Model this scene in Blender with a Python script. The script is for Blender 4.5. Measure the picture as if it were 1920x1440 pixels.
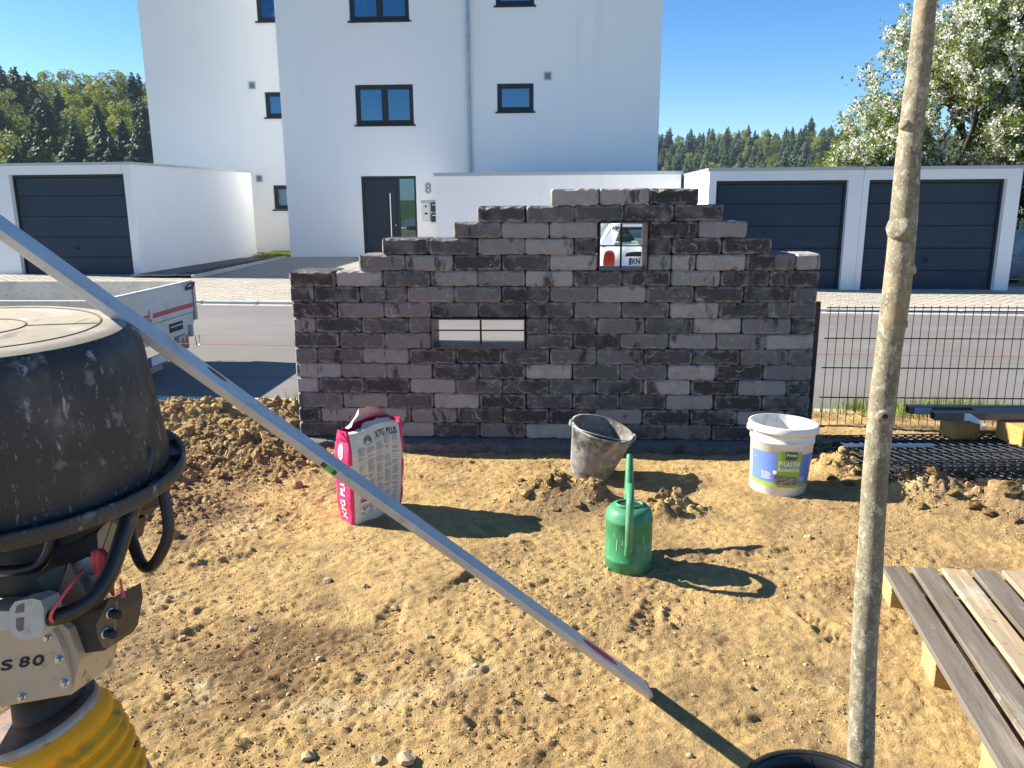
import bpy, math, random
import numpy as np
from mathutils import Vector, Matrix, Euler
rad = math.radians
random.seed(7); RNG = np.random.default_rng(7)
S = bpy.context.scene
for o in list(bpy.data.objects): bpy.data.objects.remove(o)
COL = S.collection

# ------------------------------------------------------------------ camera, sky, sun, exposure
CAM_H, FPX = 1.55, 1500.0
PITCH, YAW, ROLL = math.atan(FPX / 6480.0), rad(3.2), rad(-0.34)
cd = bpy.data.cameras.new('camera'); cam = bpy.data.objects.new('camera', cd); COL.objects.link(cam)
cd.sensor_fit = 'HORIZONTAL'; cd.sensor_width = 36.0; cd.lens = 36.0 * FPX / 1920.0
cd.clip_start = 0.05; cd.clip_end = 6000.0
FW = Vector((-math.sin(YAW) * math.cos(PITCH), math.cos(YAW) * math.cos(PITCH), -math.sin(PITCH)))
R0 = Vector((math.cos(YAW), math.sin(YAW), 0)); U0 = R0.cross(FW)
RT = R0 * math.cos(ROLL) + U0 * math.sin(ROLL); UP = -R0 * math.sin(ROLL) + U0 * math.cos(ROLL)
M = Matrix((RT, UP, -FW)).transposed().to_4x4(); M.translation = (0, 0, CAM_H)
cam.matrix_world = M
S.camera = cam
S.render.resolution_x, S.render.resolution_y = 1024, 768

SUN_EL, SUN_AZ = rad(33.0), rad(-79.0)        # azimuth clockwise from +Y: the sun stands to the left, a little behind the wall
W = bpy.data.worlds.new('World'); S.world = W; W.use_nodes = True
wn = W.node_tree.nodes; wl = W.node_tree.links
bg = wn['Background']; sky = wn.new('ShaderNodeTexSky'); sky.sky_type = 'NISHITA'; sky.sun_disc = False
sky.sun_elevation = SUN_EL; sky.sun_rotation = SUN_AZ % (2 * math.pi)
sky.altitude = 600; sky.air_density = 0.75; sky.dust_density = 0.4; sky.ozone_density = 2.6
hs = wn.new('ShaderNodeHueSaturation'); hs.inputs['Saturation'].default_value = 1.26
wl.new(sky.outputs[0], hs.inputs['Color']); wl.new(hs.outputs[0], bg.inputs[0]); bg.inputs[1].default_value = 0.078
sd = bpy.data.lights.new('sun', 'SUN'); sd.energy = 5.0; sd.angle = rad(0.53); sd.color = (1.0, 0.93, 0.82)
sun = bpy.data.objects.new('sun', sd); COL.objects.link(sun)
SV = Vector((math.sin(SUN_AZ) * math.cos(SUN_EL), math.cos(SUN_AZ) * math.cos(SUN_EL), math.sin(SUN_EL)))
sun.rotation_euler = SV.to_track_quat('Z', 'Y').to_euler(); sun.location = SV * 50
vs = S.view_settings; vs.view_transform = 'Standard'; vs.look = 'None'; vs.exposure = 1.40; vs.gamma = 1.0; vs.use_curve_mapping = False

# ------------------------------------------------------------------ helpers
def at(x, y, z):
    """point seen in the photograph at (x, y), z metres in front of the lens"""
    return Vector((0, 0, CAM_H)) + (FW + RT * ((x - 960) / FPX) - UP * ((y - 720) / FPX)) * z

class MB:
    def __init__(s): s.v = []; s.f = []; s.sm = []
    def add(s, vs_, fs, smooth=False):
        b = len(s.v); s.v += [tuple(map(float, p)) for p in vs_]
        s.f += [tuple(b + i for i in f) for f in fs]; s.sm += [smooth] * len(fs); return s
    def quad(s, a, b, c, d): return s.add([a, b, c, d], [(0, 1, 2, 3)])
    def box(s, lo, hi, mtx=None):
        x0, y0, z0 = lo; x1, y1, z1 = hi
        vv = [Vector(p) for p in ((x0,y0,z0),(x1,y0,z0),(x1,y1,z0),(x0,y1,z0),(x0,y0,z1),(x1,y0,z1),(x1,y1,z1),(x0,y1,z1))]
        if mtx is not None: vv = [mtx @ p for p in vv]
        return s.add(vv, [(0,3,2,1),(4,5,6,7),(0,1,5,4),(1,2,6,5),(2,3,7,6),(3,0,4,7)])
    def cbox(s, lo, hi, c=0.004, mtx=None):
        """box with chamfered edges"""
        lo = np.array(lo, float); hi = np.array(hi, float); c = min(c, *(0.49 * (hi - lo)))
        vv = []; idx = {}
        for sx in (0, 1):
            for sy in (0, 1):
                for sz in (0, 1):
                    for a in range(3):
                        p = np.where(np.array((sx, sy, sz)) == 1, hi, lo).astype(float)
                        for k in range(3):
                            if k != a: p[k] += c * (1 if (sx, sy, sz)[k] == 0 else -1)
                        idx[(sx, sy, sz, a)] = len(vv); vv.append(p)
        F_ = []
        for a in range(3):
            b, d = [k for k in range(3) if k != a]
            for sa in (0, 1):
                q = []
                for (p, r) in ((0,0),(1,0),(1,1),(0,1)):
                    t = [0,0,0]; t[a] = sa; t[b] = p; t[d] = r; q.append(idx[(*t, a)])
                F_.append((q, a, sa))
        faces = []
        ctr = (lo + hi) / 2
        def orient(q):
            P = [vv[i] for i in q]; n = np.cross(P[1]-P[0], P[2]-P[0]); m = sum(P)/len(P)
            return tuple(q) if np.dot(n, m-ctr) > 0 else tuple(q[::-1])
        for q, a, sa in F_: faces.append(orient(q))
        for a in range(3):          # edges along axis a
            b, d = [k for k in range(3) if k != a]
            for p in (0, 1):
                for r in (0, 1):
                    t0 = [0,0,0]; t1 = [0,0,0]; t1[a] = 1
                    for t in (t0, t1): t[b] = p; t[d] = r
                    faces.append(orient([idx[(*t0, b)], idx[(*t0, d)], idx[(*t1, d)], idx[(*t1, b)]]))
        for sx in (0, 1):
            for sy in (0, 1):
                for sz in (0, 1): faces.append(orient([idx[(sx, sy, sz, a)] for a in range(3)]))
        vv = [Vector(p) for p in vv]
        if mtx is not None: vv = [mtx @ p for p in vv]
        return s.add(vv, faces)
    def tube(s, pts, r, seg=10, caps=True, smooth=True, closed=False):
        pts = [Vector(p) for p in pts]; n = len(pts)
        rr = list(r) if hasattr(r, '__len__') else [r] * n
        vv = []; up = None
        for i, p in enumerate(pts):
            if closed: t = pts[(i+1) % n] - pts[i-1]
            else: t = pts[min(i+1, n-1)] - pts[max(i-1, 0)]
            t.normalize()
            if up is None: up = t.orthogonal().normalized()
            up = (up - t * up.dot(t)); up = up.normalized() if up.length > 1e-6 else t.orthogonal().normalized()
            sd_ = t.cross(up)
            for k in range(seg):
                a = 2 * math.pi * k / seg
                vv.append(p + (up * math.cos(a) + sd_ * math.sin(a)) * rr[i])
        fs = []
        for i in range(n if closed else n - 1):
            j = (i + 1) % n
            for k in range(seg):
                l = (k + 1) % seg
                fs.append((i*seg+k, i*seg+l, j*seg+l, j*seg+k))
        s.add(vv, fs, smooth)
        if caps and not closed:
            s.add(vv[:seg], [tuple(range(seg))[::-1]]); s.add(vv[-seg:], [tuple(range(seg))])
        return s
    def lathe(s, prof, seg=32, mtx=None, smooth=True, a0=0.0, a1=2*math.pi, sy=1.0):
        """profile of (radius, z) turned about z"""
        full = abs(a1 - a0 - 2 * math.pi) < 1e-6; cols = seg if full else seg + 1
        vv = []
        for r, z in prof:
            for k in range(cols):
                a = a0 + (a1 - a0) * k / seg
                vv.append(Vector((r * math.cos(a), sy * r * math.sin(a), z)))
        if mtx is not None: vv = [mtx @ p for p in vv]
        fs = []
        for i in range(len(prof) - 1):
            for k in range(seg):
                l = (k + 1) % cols
                fs.append((i*cols+k, i*cols+l, (i+1)*cols+l, (i+1)*cols+k))
        return s.add(vv, fs, smooth)
    def disc(s, c, r, seg=24, n=(0,0,1), mtx=None):
        q = Vector(n).to_track_quat('Z', 'Y').to_matrix()
        vv = [Vector(c) + q @ Vector((r*math.cos(2*math.pi*k/seg), r*math.sin(2*math.pi*k/seg), 0)) for k in range(seg)]
        if mtx is not None: vv = [mtx @ p for p in vv]
        return s.add(vv, [tuple(range(seg))])
    def cyl(s, a, b, r, seg=14, smooth=True): return s.tube([a, b], r, seg, True, smooth)
    def prism(s, poly, d0, d1, axis='y'):
        """outline in two axes, extruded along the third"""
        n = len(poly)
        def P(u, w, d): return {'y': (u, d, w), 'x': (d, u, w), 'z': (u, w, d)}[axis]
        vv = [P(u, w, d0) for u, w in poly] + [P(u, w, d1) for u, w in poly]
        fs = [tuple(range(n)), tuple(range(2*n-1, n-1, -1))] + [(i, n+i, n+(i+1) % n, (i+1) % n) for i in range(n)]
        return s.add(vv, fs)

def mesh_of(name, mb, mat=None, fixn=True):
    me = bpy.data.meshes.new(name); me.from_pydata(mb.v, [], mb.f)
    if any(mb.sm): me.polygons.foreach_set('use_smooth', mb.sm)
    if fixn and len(mb.f) < 60000:
        import bmesh
        bm = bmesh.new(); bm.from_mesh(me); bmesh.ops.recalc_face_normals(bm, faces=bm.faces); bm.to_mesh(me); bm.free()
    if mat: me.materials.append(mat)
    me.update(); return me
def link(o, parent=None):
    COL.objects.link(o)
    if parent is not None: o.parent = parent
    return o
def part(name, mb, mat, parent=None, world=True, fixn=True):
    if parent is not None and world and mb.v:
        inv = WM[parent.name].inverted(); mb.v = [tuple(inv @ Vector(p)) for p in mb.v]
    o = bpy.data.objects.new(name, mesh_of(name, mb, mat, fixn)); link(o, parent)
    if parent is not None and parent.name in WM: WM[o.name] = WM[parent.name].copy()
    else: WM[o.name] = Matrix.Identity(4)
    return o
WM = {}
def tag(o, label=None, cat=None, group=None, kind=None):
    if label: o['label'] = label
    if cat: o['category'] = cat
    if group: o['group'] = group
    if kind: o['kind'] = kind
    return o
def thing(name, label, cat, loc=(0,0,0), rot=(0,0,0), group=None):
    o = bpy.data.objects.new(name, None); o.empty_display_size = 0.1; link(o)
    o.location = loc; o.rotation_euler = rot
    WM[o.name] = Matrix.Translation(loc) @ Euler(rot).to_matrix().to_4x4()
    return tag(o, label, cat, group)
def inst(o, parent=None, loc=None, rot=None, scale=None):
    c = o.copy(); COL.objects.link(c); c.parent = parent
    if loc is not None: c.location = loc
    if rot is not None: c.rotation_euler = rot
    if scale is not None: c.scale = scale
    return c

_mats = {}
def mat(name, col, rough=0.6, metal=0.0, spec=0.5, layers=(), bump=(), coat=0.0, coord='Object', randoff=False, emit=None, ior=None):
    """layers: (scale, detail, lo, hi, colour[, stretch]); bump: (scale, detail, strength, distance[, stretch])"""
    if name in _mats: return _mats[name]
    m = bpy.data.materials.new(name); m.use_nodes = True; nt = m.node_tree; N = nt.nodes; L = nt.links
    p = N['Principled BSDF']; p.inputs['Roughness'].default_value = rough; p.inputs['Metallic'].default_value = metal
    p.inputs['Specular IOR Level'].default_value = spec; p.inputs['Coat Weight'].default_value = coat
    if ior: p.inputs['IOR'].default_value = ior
    tc = N.new('ShaderNodeTexCoord'); src = tc.outputs[coord]
    if randoff:
        oi = N.new('ShaderNodeObjectInfo'); va = N.new('ShaderNodeVectorMath'); va.operation = 'MULTIPLY_ADD'
        va.inputs[1].default_value = (37, 53, 71); L.new(oi.outputs['Random'], va.inputs[0]); L.new(src, va.inputs[2]); src = va.outputs[0]
    def noise(sc, det, st=None, off=0):
        n = N.new('ShaderNodeTexNoise'); n.inputs['Scale'].default_value = sc; n.inputs['Detail'].default_value = det; n.inputs['Roughness'].default_value = 0.6
        mp = N.new('ShaderNodeMapping'); L.new(src, mp.inputs[0]); mp.inputs['Location'].default_value = (off*3.1, off*1.7, off*2.3)
        if st: mp.inputs['Scale'].default_value = st
        L.new(mp.outputs[0], n.inputs['Vector']); return n.outputs['Fac']
    cur = None
    def setc(sock, v):
        sock.default_value = (*v, 1) if len(v) == 3 else v
    base = col
    if layers:
        for i, ly in enumerate(layers):
            sc, det, lo, hi, c2 = ly[:5]; st = ly[5] if len(ly) > 5 else None
            rp = N.new('ShaderNodeMapRange'); L.new(noise(sc, det, st, i + 1), rp.inputs[0]); rp.inputs[1].default_value = lo; rp.inputs[2].default_value = hi
            mx = N.new('ShaderNodeMix'); mx.data_type = 'RGBA'; L.new(rp.outputs[0], mx.inputs[0])
            if cur is None: setc(mx.inputs[6], base)
            else: L.new(cur, mx.inputs[6])
            setc(mx.inputs[7], c2); cur = mx.outputs[2]
        L.new(cur, p.inputs['Base Color'])
    else: setc(p.inputs['Base Color'], base)
    prev = None
    for i, b in enumerate(bump):
        sc, det, st, dist = b[:4]; stv = b[4] if len(b) > 4 else None
        bn = N.new('ShaderNodeBump'); bn.inputs['Strength'].default_value = st; bn.inputs['Distance'].default_value = dist
        L.new(noise(sc, det, stv, 20 + i), bn.inputs['Height'])
        if prev: L.new(prev, bn.inputs['Normal'])
        prev = bn.outputs[0]
    if prev: L.new(prev, p.inputs['Normal'])
    if emit: p.inputs['Emission Color'].default_value = (*emit[0], 1); p.inputs['Emission Strength'].default_value = emit[1]
    _mats[name] = m; return m

def text_geo(s_, size=1.0, extr=0.0):
    """2-D outline geometry of a piece of lettering, centred on its box"""
    cu = bpy.data.curves.new('lettering', 'FONT'); cu.body = s_; cu.size = size; cu.resolution_u = 3
    o = bpy.data.objects.new('lettering_tmp', cu); COL.objects.link(o)
    bpy.context.view_layer.update()
    me = bpy.data.meshes.new_from_object(o.evaluated_get(bpy.context.evaluated_depsgraph_get()))
    V_ = np.array([v.co[:] for v in me.vertices])[:, :2]; F_ = [tuple(p.vertices) for p in me.polygons]
    bpy.data.objects.remove(o); bpy.data.curves.remove(cu); bpy.data.meshes.remove(me)
    c = (V_.min(0) + V_.max(0)) / 2; return V_ - c, F_
def text_mb(s_, w, h, fn, bold=0.0):
    """lettering stretched to w x h, each vertex laid on a surface by fn(u, v)"""
    V_, F_ = text_geo(s_); e = V_.max(0) - V_.min(0); V_ = V_ / e * np.array((w, h))
    mb = MB()
    offs = [(0, 0)] if not bold else [(0, 0), (bold, 0), (-bold, 0), (0, bold), (0, -bold)]
    for i, (a, b) in enumerate(offs):
        mb.add([Vector(fn(u + a, v + b, i * 0.00012)) for u, v in V_], F_)
    return mb

# value noise and cell noise on numpy arrays
_T = RNG.random((256, 256))
def vnoise(x, y):
    xi = np.floor(x).astype(int); yi = np.floor(y).astype(int); fx = x - xi; fy = y - yi
    fx = fx*fx*(3-2*fx); fy = fy*fy*(3-2*fy); xi &= 255; yi &= 255; x1 = (xi+1) & 255; y1 = (yi+1) & 255
    return (_T[xi,yi]*(1-fx)+_T[x1,yi]*fx)*(1-fy) + (_T[xi,y1]*(1-fx)+_T[x1,y1]*fx)*fy
def fbm(x, y, oct=4, g=0.5):
    t = np.zeros_like(x, dtype=float); a = 1.0; n = 0.0
    for i in range(oct):
        t += a * vnoise(x + 17.3*i, y + 9.1*i); n += a; a *= g; x = x*2.03; y = y*2.03
    return t / n
_TX = RNG.random((256, 256)); _TY = RNG.random((256, 256)); _TR = RNG.random((256, 256))
def bumps(x, y):
    """rounded lumps of uneven size, 0..1"""
    xi = np.floor(x).astype(int); yi = np.floor(y).astype(int); h = np.zeros_like(x, dtype=float)
    for dx in (-1, 0, 1):
        for dy in (-1, 0, 1):
            cx = (xi+dx) & 255; cy = (yi+dy) & 255
            r = 0.15 + 0.55*_TR[cx,cy]**2
            d2 = (xi+dx+_TX[cx,cy]-x)**2 + (yi+dy+_TY[cx,cy]-y)**2
            h = np.maximum(h, np.sqrt(np.maximum(0, 1 - d2/(r*r))) * r)
    return h
def sstep(a, b, x):
    t = np.clip((x-a)/(b-a), 0, 1); return t*t*(3-2*t)
# ------------------------------------------------------------------ ground, road, pavements
MOUNDS = [(-1.75,4.55,.45,.28,.05),(-2.35,4.2,.5,.25,.05),(-2.75,5.25,.75,.42,.13),(-2.15,4.75,.5,.35,.07),(-2.2,5.6,.45,.2,.06),(-.03,4.07,.22,.11,.085),(.2,4.0,.1,.08,.05),(.56,3.80,.17,.10,.075),
          (1.64,4.42,.15,.11,.10),(1.93,4.05,.22,.13,.13),(2.45,3.92,.33,.16,.11),(2.9,3.7,.3,.2,.08),(-2.1,3.75,.35,.2,.03),(-1.75,5.75,.3,.15,.03)]
PRINTS = [(.55,2.12,.5),(.35,2.75,1.3),(-.35,3.05,1.1),(-.62,2.75,1.5),(.95,3.35,.3),(-.15,2.1,.2),(1.0,2.75,1.9),(-1.45,3.2,.7),(-.3,3.6,2.2),(.75,4.45,.2),(-.75,4.3,2.9),(-1.35,2.55,.9)]
def soil_h(x, y):
    x = np.asarray(x, float); y = np.asarray(y, float)
    h = 0.05*(fbm(x*.7+3, y*.7+8, 3)-.5) + 0.022*(fbm(x*2.3+31, y*2.3, 3)-.5)
    mk = np.zeros_like(x)
    for cx, cy, sx, sy, a in MOUNDS:
        g = np.exp(-((x-cx)/sx)**2 - ((y-cy)/sy)**2); h = h + a*g*(.72+.56*vnoise(x*7+cx, y*7)); mk = np.maximum(mk, g)
    mk = sstep(.1, .7, mk)
    pt = sstep(.50, .68, fbm(x*1.3+50, y*1.3+20, 4))
    pt = np.maximum(pt, np.exp(-((x+.95)/.4)**2-((y-2.5)/.3)**2)); pt = np.maximum(pt, .8*np.exp(-((x-1.1)/.35)**2-((y-2.5)/.4)**2))
    pt = np.maximum(pt, .75*np.exp(-((x-.35)/.4)**2-((y-2.55)/.25)**2)) * (.35+.65*vnoise(x*5+3,y*6))
    wx = x + .02*vnoise(x*20, y*20); wy = y + .02*vnoise(x*20+9, y*20+5)
    h = h + bumps(wx*8, wy*8)*(.060*mk+.002*pt) + bumps(wx*19+7, wy*19+3)*(.034*mk+.014*pt+.001) + .05*mk*(fbm(x*9+4, y*11, 5, .62)-.5)
    h = h + bumps(wx*41+1, wy*41+3)*(.014*mk+.015*pt+.004)
    # trodden earth: flat plates, scuffs and fine grit
    h = h + .012*(fbm(x*5+2, y*8, 5, .58)-.5) + .008*np.abs(fbm(x*11, y*25, 5, .6)-.5)*2 + .009*(fbm(x*33, y*41, 2)-.5) - .005*sstep(.58,.66,fbm(x*11+80,y*19+11,4))
    for cx, cy, an in PRINTS:
        u = (x-cx)*math.cos(an)+(y-cy)*math.sin(an); v = -(x-cx)*math.sin(an)+(y-cy)*math.cos(an)
        g = np.exp(-(u/.135)**6 - (v/(.046-.010*np.sin(u*16)))**6); rim_ = np.exp(-(u/.155)**6-(v/.062)**6)-g
        h = h - .014*g + .006*np.clip(rim_,0,1) + .0030*g*np.sign(np.sin(u*170+6*np.sin(v*40)))
    h = h - .055*sstep(4.62, 4.84, y)*sstep(-1.95,-1.75,x)*(1-sstep(1.6,1.75,x))
    return h - .17*sstep(5.85, 6.5, y + .035*x + .15*(vnoise(x*3,y*0+2)-.5))
def soil_at(x, y): return float(soil_h(np.array([x]), np.array([y]))[0])

def grid_obj(name, xs, ys, hf, m, smooth=True):
    X, Y = np.meshgrid(xs, ys); Z = hf(X, Y); nx, ny = len(xs), len(ys)
    co = np.stack([X.ravel(), Y.ravel(), Z.ravel()], 1).astype(np.float32)
    i = (np.arange(ny-1)[:,None]*nx + np.arange(nx-1)[None,:]).ravel()
    q = np.stack([i, i+1, i+nx+1, i+nx], 1).astype(np.int32)
    me = bpy.data.meshes.new(name); me.vertices.add(len(co)); me.vertices.foreach_set('co', co.ravel())
    me.loops.add(q.size); me.loops.foreach_set('vertex_index', q.ravel()); me.polygons.add(len(q))
    me.polygons.foreach_set('loop_start', np.arange(0, q.size, 4, dtype=np.int32))
    me.update(calc_edges=True); me.polygons.foreach_set('use_smooth', np.full(len(q), smooth)); me.materials.append(m)
    o = bpy.data.objects.new(name, me); link(o); return o

m_soil = mat('soil', (.54,.37,.155), .95, spec=.15, coord='Object',
    layers=[(1.1,7,.44,.64,(.41,.275,.122)), (3.5,8,.48,.66,(.27,.178,.085)), (26,6,.50,.72,(.34,.23,.108)), (90,4,.60,.78,(.58,.45,.25)), (2.2,5,.60,.72,(.56,.44,.25))],
    bump=[(40,8,.9,.016), (120,6,1.0,.009), (330,4,.9,.004)])
# darker brown patches of earth near the rammer and by the heaps
nt = m_soil.node_tree; N = nt.nodes; L = nt.links
pb = N['Principled BSDF']; last = pb.inputs['Base Color'].links[0].from_socket
tc = N.new('ShaderNodeTexCoord')
for (cx, cy, r, colr, k) in [(-.95,2.47,.42,(.17,.105,.055),.8),(-2.0,4.55,.75,(.20,.125,.065),.85),(-1.9,3.65,.5,(.22,.14,.08),.7),(.1,3.95,.42,(.25,.17,.09),.8),(2.3,4.0,.6,(.27,.18,.10),.8),(-1.75,2.35,.55,(.24,.17,.10),.8)]:
    mp = N.new('ShaderNodeVectorMath'); mp.operation = 'DISTANCE'; mp.inputs[1].default_value = (cx, cy, 0); L.new(tc.outputs['Object'], mp.inputs[0])
    nz = N.new('ShaderNodeTexNoise'); nz.inputs['Scale'].default_value = 6; nz.inputs['Detail'].default_value = 6; L.new(tc.outputs['Object'], nz.inputs['Vector'])
    ad = N.new('ShaderNodeMath'); ad.operation = 'MULTIPLY_ADD'; ad.inputs[1].default_value = -1.6*r; L.new(nz.outputs['Fac'], ad.inputs[0]); L.new(mp.outputs['Value'], ad.inputs[2])
    rp = N.new('ShaderNodeMapRange'); L.new(ad.outputs[0], rp.inputs[0]); rp.inputs[1].default_value = .05*r; rp.inputs[2].default_value = -.38*r; rp.inputs[3].default_value = 0; rp.inputs[4].default_value = k
    mx = N.new('ShaderNodeMix'); mx.data_type = 'RGBA'; L.new(rp.outputs[0], mx.inputs[0]); L.new(last, mx.inputs[6]); mx.inputs[7].default_value = (*colr, 1); last = mx.outputs[2]
L.new(last, pb.inputs['Base Color'])

soil = tag(grid_obj('bare_soil', np.arange(-3.7, 4.0, .0095), np.concatenate([np.arange(-.9, 1.55, .03), np.arange(1.55, 6.75, .0095)]), soil_h, m_soil), kind='structure')
m_field = mat('field', (.16,.17,.05), .95, spec=.1, layers=[(.05,6,.4,.6,(.10,.14,.035)),(1.5,5,.5,.7,(.30,.24,.12))], bump=[(3,5,.4,.1)])
mb = MB(); mb.quad((-4000,-1500,-.36),(4000,-1500,-.36),(4000,4500,-.36),(-4000,4500,-.36)); tag(part('ground', mb, m_field), kind='structure')
m_soil2 = mat('soil_far', (.38,.265,.13), .95, spec=.1, layers=[(2,8,.45,.65,(.26,.17,.09)),(30,5,.5,.7,(.32,.22,.11))], bump=[(20,6,.7,.03)])
tag(grid_obj('plot_soil', np.linspace(-14, 14, 150), np.linspace(-9, 6.45, 90), lambda X, Y: -.13 + .10*(fbm(X*1.3, Y*1.3, 4)-.5) - .25*sstep(6.0,6.4,Y), m_soil2), kind='structure')

def near_k(x): return 6.53 - .045*x
def far_k(x): return 12.70 - .088*x
m_asph = mat('asphalt', (.16,.15,.138), .85, spec=.3, layers=[(.5,5,.42,.62,(.185,.18,.172)),(260,3,.56,.74,(.30,.29,.27)),(3,6,.60,.72,(.125,.12,.112),(.2,1.6,1)),(1.2,6,.60,.66,(.20,.19,.175),(.3,1,1)),(14,6,.68,.72,(.10,.098,.095))], bump=[(300,3,.5,.004)])
mb = MB(); mb.quad((-45, near_k(-45), -.155), (45, near_k(45), -.155), (45, far_k(45), -.155), (-45, far_k(-45), -.155)); tag(part('road', mb, m_asph), kind='structure')
m_kerb = mat('kerb_concrete', (.47,.46,.43), .85, spec=.25, layers=[(4,5,.5,.7,(.36,.35,.33)),(60,4,.55,.75,(.55,.54,.50))], bump=[(80,4,.4,.003)])
def kerb_run(name, fn, w, h, x0, x1, ln=1.0, sgn=1):
    root = bpy.data.objects.new(name, None); link(root); tag(root, kind='structure'); WM[root.name] = Matrix.Identity(4)
    me = MB(); me.cbox((-ln/2+.004, 0, -.25), (ln/2-.004, w, h), .012); base = None
    n = int((x1-x0)/ln)
    for i in range(n):
        x = x0 + (i+.5)*ln; a = math.atan(fn(x+.5)-fn(x-.5))
        if base is None: base = part('kerb_stone', me, m_kerb, root, world=False); o = base
        else: o = inst(base, root)
        o.location = (x, fn(x), random.uniform(-.003,.003)); o.rotation_euler = (0, 0, a)
    return root
kerb_run('near_kerb', lambda x: near_k(x)-.10, .10, -.125, -9, 9)
kerb_run('far_kerb', far_k, .15, -.10, -16, 12)
kerb_run('gutter_strip', lambda x: far_k(x)-.16, .15, -.148, -16, 12)

def pave_z(y): return -.115 + np.clip(y-13, 0, 12)*.0105
m_pave = mat('paving_stone', (.45,.415,.34), .9, spec=.2, layers=[(.8,5,.40,.62,(.39,.36,.30)),(7,5,.5,.72,(.50,.46,.38)),(120,3,.55,.75,(.40,.36,.29))], bump=[(150,3,.4,.003)])
m_joint = mat('paving_joint', (.22,.19,.14), .95, spec=.1, layers=[(30,4,.45,.7,(.32,.28,.2))])
mb = MB()
X0, X1 = -15.0, 11.5
mb.quad((X0, far_k(X0)+.15, -.135), (X1, far_k(X1)+.15, -.135), (X1, 26, .005), (X0, 26, .005)); base_p = tag(part('paved_yard', mb, m_joint), kind='structure')
# interlocking zig-zag pavers, too small to tell apart from here: one mesh
vv = []; ff = []
a, b = .20, .10
rows = int((22.6-11.6)/(b*1.02))
for r in range(rows):
    y = 11.6 + r*b*1.02
    x = X0 + (a/2 if r % 2 else 0)
    while x < X1:
        cx = x + a/2; ok = y > far_k(cx)+.17
        if cx > 2.6 and y > 15.3: ok = False
        if cx < -8.4 and y > 17.9: ok = False
        if -7.55 > cx > -8.6 and y > 16.9: ok = False
        if -2.8 < cx < 2.7 and y > 18.6: ok = False
        if y > 17.5 and cx > 2.5: ok = False
        if ok:
            z = float(pave_z(y)); k = len(vv); g = .004; d = .022
            o_ = [(x+g,y+g),(x+a*.28,y+g),(x+a*.42,y+g+d),(x+a*.58,y+g+d),(x+a*.72,y+g),(x+a-g,y+g),(x+a-g,y+b-g),(x+a*.72,y+b-g),(x+a*.58,y+b-g+d),(x+a*.42,y+b-g+d),(x+a*.28,y+b-g),(x+g,y+b-g)]
            zz = z + random.uniform(-.0025, .0025)
            vv += [(p[0], p[1], zz) for p in o_] + [(p[0], p[1], zz-.03) for p in o_]
            ff.append(tuple(range(k, k+12)))
            for q in range(12): ff.append((k+q, k+12+q, k+12+(q+1) % 12, k+(q+1) % 12))
        x += a
mb = MB(); mb.v = vv; mb.f = ff; mb.sm = [False]*len(ff)
pv = part('paving_stones', mb, m_pave, base_p, world=False, fixn=False); tag(pv, kind='stuff')

# ------------------------------------------------------------------ buildings
m_render = mat('white_render', (.84,.84,.83), .9, spec=.2, layers=[(.35,5,.40,.65,(.805,.81,.805)),(140,3,.5,.8,(.83,.83,.82)),(1.3,6,.60,.75,(.78,.78,.77),(1.5,1.5,.12))], bump=[(130,4,.35,.004)])
m_render2 = mat('garage_render', (.84,.84,.84), .85, spec=.25, layers=[(.5,4,.40,.65,(.81,.81,.81)),(2.2,5,.62,.8,(.70,.70,.68),(1,1,.15))], bump=[(160,4,.3,.003)])
m_anth = mat('anthracite', (.020,.026,.034), .45, spec=.4)
m_doorpanel = mat('garage_panel', (.027,.044,.068), .55, spec=.25, layers=[(.8,3,.4,.6,(.031,.050,.075)),(9,4,.6,.8,(.038,.056,.080))], bump=[(60,3,.08,.002)])
m_fascia = mat('zinc_fascia', (.46,.49,.52), .45, metal=.55, layers=[(1.5,4,.4,.6,(.42,.45,.48))])
m_zinc = mat('zinc_pipe', (.42,.46,.48), .42, metal=.7, layers=[(3,4,.4,.65,(.34,.38,.40))])
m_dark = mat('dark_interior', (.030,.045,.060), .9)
m_curt = mat('curtain', (.75,.78,.78), .9)
m_steel = mat('brushed_steel', (.62,.62,.60), .3, metal=1.0)
m_wood = mat('fresh_wood', (.60,.33,.10), .7, spec=.3, layers=[(3,5,.4,.65,(.50,.25,.065),(1,1,14)),(40,4,.55,.75,(.36,.21,.09))], bump=[(25,4,.3,.002,(1,1,12))])
def glass_mat():
    m = bpy.data.materials.new('window_glass'); m.use_nodes = True; nt = m.node_tree; N = nt.nodes; L = nt.links
    N.remove(N['Principled BSDF']); tr = N.new('ShaderNodeBsdfTransparent'); tr.inputs[0].default_value = (.58,.72,.76,1)
    gl = N.new('ShaderNodeBsdfGlossy'); gl.inputs['Roughness'].default_value = .01; gl.inputs['Color'].default_value = (.45,.72,.95,1)
    fr = N.new('ShaderNodeFresnel'); fr.inputs['IOR'].default_value = 2.7
    mx = N.new('ShaderNodeMixShader'); L.new(fr.outputs[0], mx.inputs[0]); L.new(tr.outputs[0], mx.inputs[1]); L.new(gl.outputs[0], mx.inputs[2])
    L.new(mx.outputs[0], N['Material Output'].inputs[0]); return m
m_glass = glass_mat()

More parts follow.
